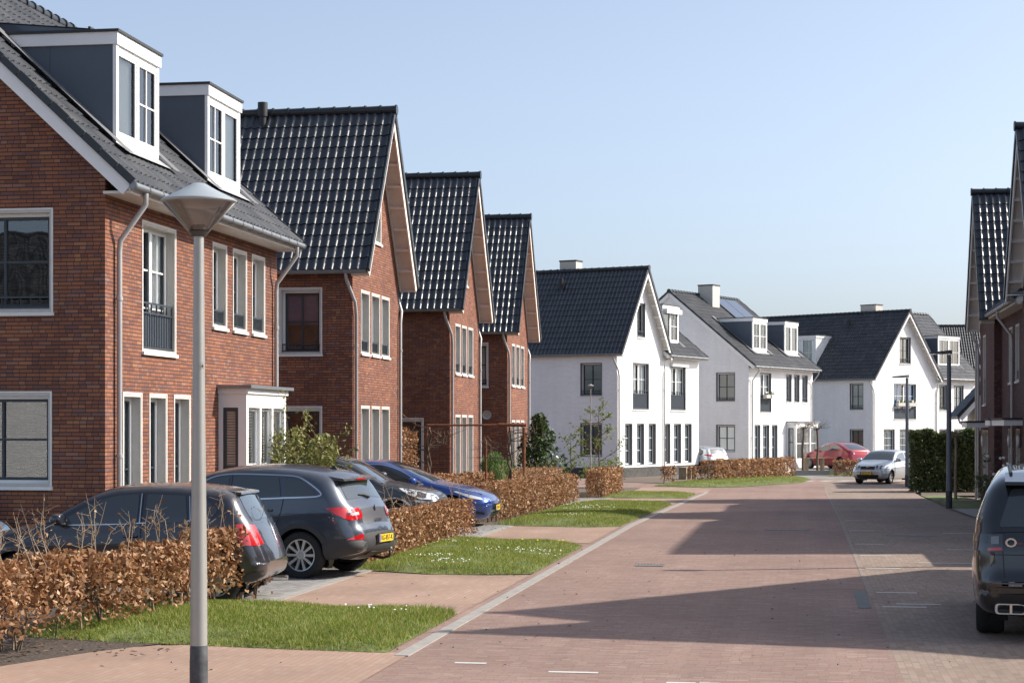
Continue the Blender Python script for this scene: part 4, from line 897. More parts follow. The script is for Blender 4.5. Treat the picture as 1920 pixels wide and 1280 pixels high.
# ------------------------------------------------------------------ houses
RZ = R(90-8.9)
def at(p, q): x, y = S(p, q); return (x, y, gz(y))
small = lambda us: [(a, b, 4.08, 5.55, 'narrow', 'curtain', .30) for a, b in us]
tall = lambda us: [(a, b, .32, 2.70, 'narrow', 'curtain') for a, b in us]
H1 = duplex_house('brick_house', 'nearest red brick house with two grey dormers and a white bay window', at(10.15, -7.0), RZ, 9.6, 8.8, 6.3, 10.36,
    [(1.68, 3.26, 3.48, 5.55, 'french', 'curtain', .80)]+small([(5.38, 6.15), (6.62, 7.42), (7.86, 8.66)])+tall([(.80, 1.58), (2.02, 2.80), (3.25, 4.03)]),
    [(.90, 2.55, 4.03, 5.57, 'side', 'open', .22), (.92, 2.60, 1.30, 2.70, 'side', 'open')],
    dormers=[dict(u0=1.45, u1=3.5, z0=6.85, z1=8.67, d0=.37, kinds=('blind', 'single')), dict(u0=6.2, u1=8.25, z0=6.85, z1=8.67, d0=.37, kinds=('single', 'blind'))], pipes=(.42, 9.3))
# bay window of the nearest house
def bay(root, M, u0, u1, z1, pr, z0=-.4, plinth=None):
    m = MB(); B = lambda a, b, mt: m.box(a, b, mt, M); wd = 'white_paint'
    B((u0, -pr, z1-.42), (u1, .0, z1-.06), wd); B((u0-.04, -pr-.04, z1-.16), (u1+.04, 0, z1-.061), wd)
    B((u0, -pr, z0), (u1, -.001, .42), wd)
    for x in (u0, u1-.13): B((x, -pr, .42), (x+.13, -pr+.16, z1-.42), wd)
    B((u0, -.09, .42), (u0+.05, -.001, z1-.42), wd); B((u1-.05, -.09, .42), (u1, -.001, z1-.42), wd)
    n = 3; seg = (u1-u0-.26)/n
    for k in range(1, n): x = u0+.13+seg*k; B((x-.055, -pr+.004, .42), (x+.055, -pr+.15, z1-.42), wd)
    b = m.build('bay_window', root)
    c = MB(); c.box((u0-.13, -pr-.13, z1-.06), (u1+.13, .0, z1), 'zinc', M); c.build('bay_roof', b)
    for k in range(n):
        x0, x1 = u0+.13+seg*k+(.055 if k else 0), u0+.13+seg*(k+1)-(.055 if k < n-1 else 0); d = -pr+.09
        f = MB()
        for p, q in ((x0, x0+.04), (x1-.04, x1)): f.box((p, d-.02, .42), (q, d+.02, z1-.42), 'white_paint', M)
        for z in (.44, (z1)*.5, z1-.46): f.box((x0+.04, d-.015, z-.02), (x1-.04, d+.02, z+.02), 'white_paint', M)
        w = f.build('window', b); w = b; g_ = MB(); g_.poly([M(x0+.04, d+.005, .42), M(x1-.04, d+.005, .42), M(x1-.04, d+.005, z1-.42), M(x0+.04, d+.005, z1-.42)], 'pane_glass'); g_.build('pane', w)
        q_ = MB(); nn = int((z1-.9)/.055)
        for j in range(nn): q_.box((x0, d+.05, .45+j*.055), (x1, d+.065, .45+j*.055+.038), 'blind_slat', M)
        q_.build('blind', w)
    f = MB(); y0, y1 = -pr+.16, -.10; T = lambda a, d, z: M(u0+d, a, z)
    for p, q in ((y0, y0+.05), (y1-.05, y1)): f.box((p, -.004, .42), (q, .04, z1-.42), 'dark_frame', T)
    for z in (.45, 1.45, z1-.45): f.box((y0+.05, -.002, z-.03), (y1-.05, .04, z+.03), 'dark_frame', T)
    w = f.build('window', b); w = b; g_ = MB(); g_.poly([T(y0+.05, .02, .42), T(y1-.05, .02, .42), T(y1-.05, .02, z1-.42), T(y0+.05, .02, z1-.42)], 'pane_glass'); g_.build('pane', w)
    q_ = MB()
    for j in range(int((z1-.9)/.05)): q_.box((y0, .05, .45+j*.05), (y1, .06, .45+j*.05+.036), 'blind_slat', T)
    q_.build('blind', w); return b
bay(H1, PL['front'], 5.70, 8.37, 2.98, .54)
# tilted solar collector on the flat roof of the first dormer
sc_ = MB(); T = lambda a, d, z: (a, d, z)
sc_.poly([(1.6, .9, 8.72), (1.6, 3.6, 8.72), (1.6, 3.6, 9.02), (1.6, .9, 8.76)], 'solar_glass'); sc_.poly([(3.3, .9, 8.72), (3.3, 3.6, 8.72), (3.3, 3.6, 9.02), (3.3, .9, 8.76)], 'solar_glass')
sc_.poly([(1.6, .9, 8.76), (3.3, .9, 8.76), (3.3, 3.6, 9.02), (1.6, 3.6, 9.02)], 'solar_glass'); sc_.poly([(1.6, 3.6, 8.72), (3.3, 3.6, 8.72), (3.3, 3.6, 9.02), (1.6, 3.6, 9.02)], 'solar_glass')
sc_.box((1.56, .86, 8.765), (3.34, .9, 8.80), 'roof_felt'); sc_.box((1.56, .9, 9.021), (3.34, 3.64, 9.03), 'roof_felt', lambda a, d, z: (a, d, z-.26*(3.6-d)/2.7)); sc_.build('solar_collector', H1)
def gwin(us): return small(us[:3])+tall(us[:3])
W3 = [(.88, 1.72), (2.02, 2.86), (3.14, 3.98)]
top = lambda c, hw=.42, z0=6.95, z1=8.05, k='single', r=.0: [(c-hw, c+hw, z0, z1, k, 'rollblind')]
H2 = gable_house('brick_house', 'brick gable house behind the blue car, purple half blind in its side window', at(26.29, -7.0), RZ, 5.2, 10, 6.26, 10.1, gwin(W3)+top(2.6),
    [(.80, 1.78, 4.03, 5.55, 'side', 'halfblind', .22), (.80, 2.5, .1, 2.68, 'side', 'open')], group=None, vent=(.05, 2.95))
H3 = gable_house('brick_house', 'middle brick gable house with a beech bush and glass door at its side', at(38.77, -7.0), RZ, 5.2, 10, 6.26, 10.25, gwin([(.98, 1.75), (2.10, 2.87), (3.25, 4.02)])+top(2.6),
    [(1.66, 2.7, 4.03, 5.55, 'side', 'open', .22), (.86, 2.5, .0, 2.60, 'side', 'open')], vent=False)
H4 = gable_house('brick_house', 'farthest red brick gable house, with a round white vent on its side wall', at(50.03, -7.0), RZ, 5.2, 10, 6.26, 10.3, gwin([(1.1, 1.8), (2.2, 2.95), (3.35, 4.1)])+top(2.6),
    [(.75, 1.9, 4.03, 5.55, 'side', 'rollblind', .22)], vent=False)
v = MB(); v.lathe([(.0, 0), (.1, .0), (.12, .03), (.17, .05), (.17, -.02)], 'pipe_grey', 20, lambda a, b, c: (-.03-c, .75+a, 2.95+b)); v.build('wall_vent', H4, smooth=True, sharp=40)
# small dormer that shows between the second and third gables
dormer(H3, PL['near'], 2.2, 4.2, 6.9, 8.3, .55, 1.5, kinds=('single', 'single'), flash=False)
HW = dict(wall='white_brick', reveal='reveal_grey', edge=None, soffit='soffit_white')
zW = -.15
H5 = gable_house('white_house', 'white gable house next to the brick row, small lamp before its side wall', (5.18, 92.1, zW), R(90-29), 5.6, 12, 6.2, 10.2,
    [(1.84, 3.72, 3.25, 5.55, 'french', 'curtain', .95)]+[(a, b, .45, 2.5, 'tall', 'curtain') for a, b in ((.95, 1.75), (2.32, 3.15), (3.72, 4.58))]+[(2.35, 3.28, 6.9, 8.6, 'single', 'rollblind', .3)],
    [(.85, 2.0, 3.92, 5.5, 'side', 'open', .25), (.85, 2.0, .9, 2.52, 'side', 'open')], plinth=.32, ov=.4, vent=(.22, 4.2), **HW, chimney=(3.4, 4.3, .7, .95, .72))
def sub(loc, rz, x, y=0): return (loc[0]+x*math.cos(rz)-y*math.sin(rz), loc[1]+x*math.sin(rz)+y*math.cos(rz), loc[2])
r5 = R(90-29); DW = dict(wall='white_brick', reveal='reveal_grey', edge=None)
H5b = duplex_house('white_house', 'lower white wing with one dormer, joined right of the nearer white gable', sub((5.18, 92.1, zW), r5, 5.62, .04), r5, 4.62, 9.0, 6.32, 10.0,
    [(.95, 2.85, 3.25, 5.5, 'french', 'curtain', .95)]+[(a, b, .45, 2.5, 'tall', 'curtain') for a, b in ((.12, .86), (1.35, 2.25), (2.75, 3.65))], (), plinth=.32,
    dormers=[dict(u0=.75, u1=2.85, z0=6.75, z1=8.75, d0=.40, kinds=('blind', 'single'))], eo=.4, **DW)
sh = MB(); sh.box((.85, .17, 8.32), (2.8, .40, 8.56), 'white_paint'); sh.build('shutter_box', H5b); sh = MB(); sh.box((.85, -.16, 5.52), (2.95, -.01, 5.70), 'white_paint'); sh.build('shutter_box', H5b)
r6 = R(90-32); L6 = (13.96, 110.06, -.2)
H6 = duplex_house('white_house', 'white house with two grey dormers, a chimney and roof solar panels', L6, r6, 9.56, 10.4, 6.26, 10.45,
    [(1.62, 3.2, 3.3, 5.6, 'french', 'curtain', .95)]+[(a, b, 3.95, 5.6, 'narrow', 'curtain', .2) for a, b in ((5.45, 6.25), (6.68, 7.48), (7.9, 8.75))]+[(a, b, .45, 2.5, 'tall', 'curtain') for a, b in ((.82, 1.62), (2.02, 2.92), (3.3, 4.12))],
    [(.92, 2.1, 3.95, 5.6, 'side', 'open', .2), (.92, 2.1, .95, 2.5, 'side', 'curtain')], plinth=.3,
    dormers=[dict(u0=1.97, u1=4.05, z0=6.95, z1=8.95, d0=.65), dict(u0=6.7, u1=8.75, z0=6.95, z1=8.95, d0=.65, kinds=('blind', 'blind'))], pipes=(.35, 9.3), **DW)
bay(H6, PL['front'], 5.55, 9.0, 2.75, .6)
add_chimney(H6, 4.3, 4.7, 1.0, 1.0, 9.6, 11.15)
al = math.atan((10.45-6.26)/5.2)
def slope_panel(root, u0, u1, d0, d1, he, a, name='solar_panel'):
    m = MB()
    n = 2
    for k in range(n):
        x0, x1 = u0+(u1-u0)*k/n, u0+(u1-u0)*(k+1)/n-.03; m.poly([(x0, d0, he+d0*a+.28), (x1, d0, he+d0*a+.28), (x1, d1, he+d1*a+.28), (x0, d1, he+d1*a+.28)], 'solar_glass')
        m.box((x0-.02, d0, 0), (x0, d1, .2), 'alloy_dark', lambda x, d, z: (x, d, he+d*a+.09+z))
    m.build(name, root)
slope_panel(H6, 5.3, 8.6, 2.6, 4.9, 6.26, (10.45-6.26)/5.2)
fb = MB()
for x in (1.9, 2.65): fb.box((x, -.30, 4.12), (x+.55, -.05, 4.32), 'reveal_stone')
fb.build('flower_box', H6)
fl = MB()
for x in (1.9, 2.65):
    for k in range(26): a, b, c = x+.05+rng.random()*.45, -.28+rng.random()*.2, 4.33+rng.random()*.14; fl.box((a, b, c), (a+.06, b+.06, c+.05), ('daisy', 'spring_leaf', 'laurel_leaf')[k % 3])
fl.build('flowers', H6)
r7 = R(90-46); L7 = (26.51, 137.25, -.2)
H7 = gable_house('white_house', 'broad white gable house at the end of the street with a blue curtain upstairs', L7, r7, 8.4, 15, 6.13, 10.95,
    [(2.75, 5.6, 3.0, 5.6, 'french', 'blue', .95)]+[(3.5, 4.9, 7.15, 9.1, 'single', 'rollblind', .35)]+[(a, b, .4, 2.2, 'tall', 'curtain') for a, b in ((1.45, 2.8), (3.5, 4.85), (5.6, 7.0))],
    [(.85, 2.0, 3.7, 5.6, 'side', 'rollblind', .3), (.85, 2.0, .3, 2.2, 'side', 'open')], ov=.42, vent=(.2, 4.5), chimney=(5.0, 3.6, .9, 1.4, .75), tilemat='roof_tile_matte', **HW)
dormer(H7, PL['near'], 5.6, 8.2, 6.9, 9.35, .62, (10.95-6.13)/4.2, cheek='white_plaster', flash=False)
H8 = duplex_house('white_house', 'white house with one wide dormer, joined to the right of the broad white gable', sub(L7, r7, 8.42, .06), r7, 5.6, 9, 6.4, 11.25,
    [(.45, 1.5, 3.7, 5.6, 'single', 'rollblind', .3), (2.5, 3.8, 3.7, 5.6, 'single', 'curtain', .3), (.45, 1.6, .4, 2.2, 'single', 'open'), (2.5, 3.8, .4, 2.2, 'single', 'open')], (), dormers=[dict(u0=1.1, u1=4.1, z0=7.1, z1=9.45, d0=.55)], eo=.35, tilemat='roof_tile', **DW)
H9 = duplex_house('white_house', 'farthest house, only its dark roof showing behind the white dormer', (38.0, 165, -.3), R(-4), 12, 9, 6.4, 11.5, [], (), wall='white_brick', tilemat='roof_tile_matte')
fb = MB()
for x in (2.9, 4.3): fb.box((x, -.3, 3.95), (x+1.1, -.04, 4.2), 'reveal_stone')
for k in range(30): a, b = 2.95+rng.random()*2.4, -.28+rng.random()*.2; fb.box((a, b, 4.2), (a+.09, b+.06, 4.26+rng.random()*.16), ('spring_leaf', 'daisy', 'laurel_leaf')[k % 3])
fb.build('flower_box', H7)
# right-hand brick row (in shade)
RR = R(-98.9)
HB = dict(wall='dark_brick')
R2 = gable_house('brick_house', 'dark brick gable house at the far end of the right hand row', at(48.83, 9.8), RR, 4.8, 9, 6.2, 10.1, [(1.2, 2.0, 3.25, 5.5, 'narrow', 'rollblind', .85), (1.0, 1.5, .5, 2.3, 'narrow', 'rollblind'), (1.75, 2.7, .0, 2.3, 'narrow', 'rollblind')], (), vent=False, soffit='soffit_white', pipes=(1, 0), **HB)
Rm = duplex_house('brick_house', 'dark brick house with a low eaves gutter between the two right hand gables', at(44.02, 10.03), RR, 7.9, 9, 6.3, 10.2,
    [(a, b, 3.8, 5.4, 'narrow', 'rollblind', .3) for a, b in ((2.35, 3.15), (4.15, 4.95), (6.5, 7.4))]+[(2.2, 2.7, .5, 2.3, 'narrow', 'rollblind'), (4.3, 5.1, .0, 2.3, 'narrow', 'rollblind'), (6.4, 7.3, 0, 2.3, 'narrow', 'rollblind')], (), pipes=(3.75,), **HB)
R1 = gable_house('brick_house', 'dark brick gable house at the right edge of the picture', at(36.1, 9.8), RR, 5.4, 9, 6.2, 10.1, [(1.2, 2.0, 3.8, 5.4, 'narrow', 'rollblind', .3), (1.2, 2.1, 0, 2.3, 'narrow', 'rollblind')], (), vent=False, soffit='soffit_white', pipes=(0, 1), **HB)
def canopy(root, u0, u1, pr=.7, z=2.45, lamp=None):
    m = MB(); m.box((u0, -pr, z), (u1, 0, z+.16), 'white_paint'); m.box((u0-.04, -pr-.04, z+.161), (u1+.04, 0, z+.22), 'roof_felt'); c = m.build('porch_canopy', root)
    if lamp: l_ = MB(); l_.lathe([(0, -.02), (.1, -.02), (.13, .03), (.1, .08), (0, .1)], 'lens_clear', 16, lambda a, b, d: (lamp+a*.8, -.03-d, 2.0+b*1.7)); l_.build('wall_lamp', root, smooth=True)
downpipe(R2, [(-.10, -.22, 5.72), (-.10, -.22, 5.55), (-.10, -.12, 5.3), (-.10, -.12, -.3)], .055); canopy(R2, .9, 2.9, lamp=1.62); canopy(Rm, 2.0, 3.5, lamp=2.9); canopy(Rm, 4.1, 7.5, lamp=5.4)
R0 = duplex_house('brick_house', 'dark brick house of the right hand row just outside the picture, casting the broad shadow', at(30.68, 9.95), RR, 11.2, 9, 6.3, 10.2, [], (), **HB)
gr_ = MB(); gr_.box((0, 0, -.3), (5.4, 6, 2.9), 'dark_brick'); gr_.box((-.1, -.1, 2.9), (5.5, 6.1, 3.05), 'roof_felt'); gx = thing('garage', 'unseen low brick garage on the right, added to cast the shade edging the sunny patch', 'garage', at(19.3, 9.7), RR); gr_.build('wall', gx)  # out of view, put in to shade the right edge of the sunny patch
dr_ = MB()
for k in range(6): dr_.box((1.2, -.03, .02+k*.36), (4.2, -.004, .36+k*.36), 'white_paint')
dr_.build('door', gx)
R01 = gable_house('brick_house', 'narrow brick cross gable on the near right, unseen, added to cast the shadow finger', at(9.3, 13.35), RR, 5.2, 6, 6.2, 10.1, [], (), vent=False, **HB)  # out of view and overlapping its neighbour; added to level the road shadow's near edge
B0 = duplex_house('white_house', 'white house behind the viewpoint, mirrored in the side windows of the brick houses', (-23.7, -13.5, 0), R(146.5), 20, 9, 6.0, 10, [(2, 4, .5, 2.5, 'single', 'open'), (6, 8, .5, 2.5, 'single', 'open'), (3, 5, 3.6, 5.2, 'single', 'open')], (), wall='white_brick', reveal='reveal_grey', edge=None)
R00 = gable_house('brick_house', 'dark brick gable house on the near right, unseen, shaped to cast the pointed shadow', at(14.2, 13.6), RR, 10.6, 10, 6.0, 10.2, [], (), vent=False, **HB)  # out of view; footprint and roof chosen for the shadow they throw on the road
# white outbuilding beyond the green hedge
ob = gable_house('garden_shed', 'white shed with a dark tiled roof rising behind the green hedge', (19.7, 79, -.3), R(-8.9), 4.5, 5, 3.7, 6.2, [], (), wall='white_brick', ov=.3, eo=.75, soffit='soffit_white', edge=None, vent=False, cat='shed')
# ------------------------------------------------------------------ plants
def leaf_mesh(name, C, size, mt, parent, up=.0, aspect=.55, curl=.25, kind=None, dirs=None):
    C = np.asarray(C, float); n = len(C); a = rng.normal(size=(n, 3)) if dirs is None else np.asarray(dirs)+rng.normal(0, .35, (n, 3)); a[:, 2] += up; a /= np.linalg.norm(a, axis=1)[:, None]
    b = np.cross(a, rng.normal(size=(n, 3))); b /= np.linalg.norm(b, axis=1)[:, None]; c = np.cross(a, b); s = size*np.exp(rng.normal(0, .28, n)).clip(.45, 1.7)[:, None]; curl = curl*rng.uniform(-.4, 2.2, n)[:, None]
    V = np.empty((n, 4, 3)); V[:, 0] = C-a*s*.5; V[:, 1] = C+b*s*aspect*.5+c*s*curl*.5; V[:, 2] = C+a*s*.5; V[:, 3] = C-b*s*aspect*.5+c*s*curl*.5
    return tri_mesh(name, V.reshape(-1, 3), 4, mt, parent, kind)
def hedge(label, path, h, w, leaf, mt='beech_leaf', dens=900, base=.12, shoots=0, name='beech_hedge', ragged=.12, group=None, fill=True, thin=0, gaps=.0, upright=.0, prof=((0, 1), (99, 1))):
    """path: world points; a clipped hedge with its own stems"""
    P = [np.array(p, float) for p in path]; root = thing(name, label, 'hedge', ground(*P[0]), 0, group); o0 = np.array(ground(*P[0])); C = []
    st = MB(); seglen = [np.linalg.norm(P[i+1]-P[i]) for i in range(len(P)-1)]; T = sum(seglen)
    def pos(t):
        for i, L in enumerate(seglen):
            if t <= L or i == len(seglen)-1: d = (P[i+1]-P[i])/L; return P[i]+d*t, np.array([d[1], -d[0]])
            t -= L
    n = int(dens*T*h*w*2.2)
    ts = rng.uniform(0, T, n); us = rng.uniform(-1, 1, n); zs = rng.uniform(0, 1, n)**.8; q = rng.random(n)
    for t, u, z, k in zip(ts, us, zs, q):
        if k < .62: u = math.copysign(.72+.28*abs(u), u) if k < .40 else u; z = z if k < .40 else .86+.14*z
        if z*h < base and rng.random() < .93: continue
        if z < .42 and rng.random() < thin: continue
        l1 = math.sin(t*5.1+u)+math.sin(t*11.7+z*4)*.6+math.sin(t*2.2+1)*.7+math.sin(z*9+t*3)*.5
        p, nn = pos(t); ww = w/2*(1+ragged*.5*l1)*(1-.18*z**3); hh = h*float(np.interp(t, *zip(*prof)))*(1+ragged*.30*(math.sin(t*3.3)+math.sin(t*8.1+2)*.7+rng.normal()*.25))
        if l1 < -1.6 and rng.random() < gaps: continue
        x, y = p+nn*u*ww+rng.normal(0, .025, 2); C.append((x, y, gz(y)+max(.03, z*hh)))
    C = np.array(C)-o0; leaf_mesh('foliage', C, leaf, mt, root, up=upright)
    ns = int(T*6)
    for k in range(ns):
        p, nn = pos(rng.uniform(0, T)); p = p+nn*rng.normal(0, w*.14); z0 = gz(p[1]); a = Vector((*p, z0))-Vector(o0); top_ = h*rng.uniform(.7, .98); j = rng.normal(0, .05, 4)
        r = .012*rng.uniform(.6, 1.4); st.tube([a-Vector((0, 0, .05)), a+Vector((j[0], j[1], top_*.45)), a+Vector((j[2]*2, j[3]*2, top_))], [r*1.2, r, r*.4], 'bark' if k % 3 else 'pale_twig', 5, False)
    sc = []
    for k in range(shoots):
        t = rng.uniform(0, T); p, nn = pos(t); p = p+nn*rng.normal(0, w*.2); L = rng.uniform(.15, .55); a = Vector((*p, gz(p[1])+h*.85))-Vector(o0); d = Vector((rng.normal()*.25, rng.normal()*.25, 1)).normalized()
        b = a+d*(L*.6+.15)+Vector((rng.normal()*.04, rng.normal()*.04, 0)); c = b+(d+Vector((rng.normal()*.3, rng.normal()*.3, 0))).normalized()*L*.5
        st.tube([a, b, c], [.0048, .0036, .0016], 'pale_twig', 4, False)
        for m in range(6):
            e = a.lerp(c, rng.uniform(.35, .9)); dd = Vector((rng.normal(), rng.normal(), .7)).normalized()*rng.uniform(.06, .18); st.tube([e, e+dd], [.003, .0015], 'pale_twig', 4, False)
            if rng.random() < .4: sc.append(e+dd)
    st.build('stems', root, uv=False)
    if sc: leaf_mesh('shoot_leaves', np.array([tuple(v) for v in sc]), leaf*.8, mt, root)
    return root
def S2(*pq): return [S(p, q) for p, q in pq]
hedge('nearest brown beech hedge with bare shoots, beside the round street lamp', S2((-3.6, -4.15), (-.3, -3.92), (2.6, -3.55), (5.75, -3.28)), .92, .62, .064, dens=1900, shoots=70, ragged=.22, base=.2, thin=.5, gaps=.8, prof=((0, 1), (3.2, .98), (4.6, .92), (6.2, .90), (7.4, .98), (9, 1)))
hedge('clipped brown beech hedge between the dark crossover and the blue car\'s drive', S2((10.7, -3.25), (14, -3.2), (19.4, -3.05)), .74, .56, .06, dens=1900, shoots=22, base=.06)
hedge('long brown beech hedge along the grass in front of the brick gables', S2((24.6, -6.4), (24.7, -3.35), (28, -3.3), (34, -3.45), (40.6, -3.5)), .92, .6, .062, dens=950, shoots=24, base=.10, group=None)
hedge('brown beech hedge beyond the long one, by the third apron', S2((46.8, -3.4), (50, -3.45), (54.6, -3.5)), .98, .7, .075, dens=800, base=.08)
hedge('brown beech hedge close under the front windows of the middle brick gable', S2((27.0, -5.4), (36, -5.3), (50, -5.2)), 1.02, .6, .075, dens=600, base=.1)
hedge('tall narrow beech bush beside the glass door of the middle brick gable', S2((35.7, -8.2), (37.2, -8.0)), 2.25, .8, .075, dens=1100, base=.1, name='beech_bush')
hedge('brown beech hedge in front of the white house with two dormers', [(8.9, 84.9), (11.2, 89.0), (14.0, 94.0)], .98, .8, .10, dens=520, base=.06, thin=.1)
hedge('brown beech hedge in front of the red car', [(16.45, 95.5), (17.9, 95.2), (19.2, 96.4)], .82, .9, .11, dens=560, base=.06)
hedge('tall clipped green ivy hedge on the right behind the far lamp posts', [(15.6, 73.2), (19.0, 72.6)], 2.35, 1.4, .10, mt='ivy_leaf', dens=1500, base=.0, ragged=.1, name='ivy_hedge')
for lab, x, y, h, w in (('first small brown beech sprout in the bed before the white gable', 6.75, 83.6, .75, .5), ('second small brown beech sprout, near the bench of the white wing', 8.2, 86.2, .7, .5)):
    hedge(lab, [(x, y), (x+.5, y+.3)], h, w, .10, dens=700, name='beech_sprout', group=None)
def bush(name, label, loc, h, r, n, leaf, mt, shape='round', up=0, stems=8, cat='shrub', aspect=.5, wisps=0, twig='bark', lobes=9):
    rng = np.random.default_rng(sum(map(ord, label)))
    root = thing(name, label, cat, loc); C = []; lob = [(rng.normal(0, r*.45), rng.normal(0, r*.45), h*rng.uniform(.25, .85), rng.uniform(.35, .6)*r) for _ in range(lobes)]
    if shape == 'cone': lob = [(rng.normal(0, r*.30*(1-z)), rng.normal(0, r*.30*(1-z)), h*z, r*(1.0-.78*z)*rng.uniform(.7, 1.05)) for z in np.linspace(.12, .92, 14)]
    if shape == 'upright': lob = [(rng.normal(0, r*.5), rng.normal(0, r*.5), h*rng.uniform(.3, .8), r*.4) for _ in range(14)]
    for k in range(n):
        x, y, z, rr = lob[rng.integers(len(lob))]; d = rng.normal(size=3); d /= np.linalg.norm(d); q = rr*rng.uniform(.45, 1.08)**.6; zz = z+d[2]*q*1.0
        if zz < .05: zz = rng.uniform(.05, .4*h)
        C.append((x+d[0]*q, y+d[1]*q, zz))
    m = MB()
    for k in range(stems):
        x, y, z, rr = lob[k % len(lob)]; b = Vector((rng.normal(0, .06), rng.normal(0, .06), -.05)); m.tube([b, b+Vector((x*.3, y*.3, z*.5)), Vector((x, y, z+rr*.4))], [.022, .015, .006], twig, 5, False)
    for k in range(wisps):
        x, y, z, rr = lob[rng.integers(len(lob))]; a = Vector((x, y, z)); d = Vector((rng.normal()*.7, rng.normal()*.7, abs(rng.normal())*.6+.25)).normalized(); L = rr+rng.uniform(.3, .9); e = a+d*L; m.tube([a, a+d*L*.55+Vector((0, 0, .06)), e], [.010, .007, .003], twig, 5, False)
        for j in range(26): t = rng.uniform(.5, 1.02); p = a.lerp(e, t); C.append((p.x+rng.normal(0, .05), p.y+rng.normal(0, .05), p.z+rng.normal(0, .05)))
    m.build('stems', root, uv=False); leaf_mesh('foliage', C, leaf, mt, root, up=up, aspect=aspect); return root
bush('olive_shrub', 'loose grey green shrub with long shoots behind the dark crossover', at(17.9, -5.9), 2.15, .85, 5200, .08, 'olive_leaf', wisps=24, stems=14, lobes=14)
bush('laurel_bush', 'dark evergreen cone shaped bush at the corner of the white gable', (1.05, 69.5, gz(69.5)), 3.0, 1.2, 3800, .13, 'laurel_leaf', 'cone')
bush('rosemary_bush', 'bright green upright bush over the brown hedge', (-.68, 54.5, gz(54.5)), 1.75, .6, 5200, .11, 'rosemary_leaf', 'upright', up=2.2, aspect=.14)
bush('green_shrub', 'low bright green leafy shrub at the foot of the white gable', (4.0, 77.5, gz(77.5)), 1.05, .9, 700, .12, 'spring_leaf')
bush('lavender_bush', 'grey green lavender clump on the right verge near the black car', at(33.2, 8.8), .75, .75, 2200, .09, 'lavender_leaf', 'upright', up=1.6, aspect=.16)
bush('lavender_bush', 'taller dark garden shrub behind the lavender by the brick wall', at(37.5, 9.2), 1.15, .55, 1500, .08, 'ivy_leaf', wisps=5)
rb = bush('rose_bush', 'thorny rose bush with a few white blooms against the right hand brick wall', at(33.6, 9.35), 1.75, .6, 900, .07, 'ivy_leaf', wisps=10)
rf = MB()
for k in range(9): a, b, c = rng.normal(0, .4), rng.normal(0, .3), rng.uniform(.9, 1.75); rf.lathe([(0, -.04), (.04, -.01), (.05, .02), (.02, .04), (0, .045)], 'daisy', 8, lambda x, y, z: (a+x, b+y, c+z))
rf.build('blooms', rb, smooth=True)
def tree(name, label, loc, h, spread, mt, leaf, nl, levels=3, r0=.05, bark='bark', crown0=.35, droop=0, pollard=False, cat='tree', stub=False, seed=1):
    g_ = np.random.default_rng(seed); root = thing(name, label, cat, loc); m = MB(); lb = MB(); tips = []
    pts = [Vector((0, 0, -.1))]; 
    for k in range(1, 7): pts.append(Vector((g_.normal(0, .02)*h*.25, g_.normal(0, .02)*h*.25, h*(.92 if not pollard else .78)*k/6)))
    m.tube(pts, [r0*(1-.8*k/6 if not pollard else 1-.15*k/6) for k in range(7)], bark, 7)
    def limb(a, d, L, r, lev):
        b = a+d*L*.5+Vector((g_.normal()*.05, g_.normal()*.05, g_.normal()*.05))*L; c = a+d*L+Vector((0, 0, -droop*L)); lb.tube([a, b, c], [r, r*.75, r*.4], bark, 5, False)
        for t in np.linspace(.35, 1, 4): tips.append(a.lerp(c, t))
        if lev > 0:
            for k in range(3): q = a.lerp(c, g_.uniform(.35, .95)); dd = (d+Vector((g_.normal()*.7, g_.normal()*.7, g_.normal()*.5+.15))).normalized(); limb(q, dd, L*g_.uniform(.4, .65), r*.5, lev-1)
    if pollard:
        for k in range(26): an = g_.uniform(0, 6.28); d = Vector((math.cos(an)*1.1, math.sin(an)*1.1, g_.uniform(.1, .9))).normalized(); a = pts[-1]+Vector((g_.normal()*.04, g_.normal()*.04, -g_.uniform(0, .12))); limb(a, d, spread*g_.uniform(.5, 1), .012, 1 if k % 2 else 0)
    else:
        for k in range(11):
            t = crown0+(.95-crown0)*k/10; a = pts[0].lerp(pts[-1], t); an = k*2.4+g_.normal()*.3; d = Vector((math.cos(an), math.sin(an), g_.uniform(.35, .9))).normalized(); limb(a, d, spread*(1.1-.6*(t-crown0)/(1-crown0))*g_.uniform(.6, 1), r0*.4, levels-2)
    m.build('trunk', root, smooth=True, sharp=60); lb.build('branches', root, uv=False)
    if nl:
        T_ = np.array([tuple(t) for t in tips]); C = T_[g_.integers(0, len(T_), nl)]+g_.normal(0, leaf*.7, (nl, 3)); leaf_mesh('crown', C, leaf, mt, root)
    return root
tree('young_tree', 'slender young tree with pale new leaves in front of the white gable side', (3.55, 76.2, gz(76.2)), 3.6, 1.3, 'spring_leaf', .10, 520, 3, .04, seed=3)
tree('young_tree', 'smaller leafing sapling left of the slender young tree', (2.4, 76.6, gz(76.6)), 2.3, .8, 'spring_leaf', .11, 260, 3, .03, crown0=.15, seed=5)
tree('pollarded_tree', 'left of the two bare pollarded trees before the white bay', (15.6, 100, -.3), 3.15, .8, 'beech_leaf', .1, 0, r0=.075, bark='bark', pollard=True, seed=8)
tree('pollarded_tree', 'right of the two bare pollarded trees, leaning near the red car', (16.45, 100.5, -.3), 3.1, .85, 'beech_leaf', .1, 0, r0=.075, bark='bark', pollard=True, seed=9)
tree('pollarded_tree', 'thin bare staked tree with a knobbly head in front of the ivy hedge', (14.55, 61.2, gz(61.2)), 2.75, .28, 'dry_leaf', .1, 0, r0=.055, bark='pale_twig', pollard=True, seed=10)
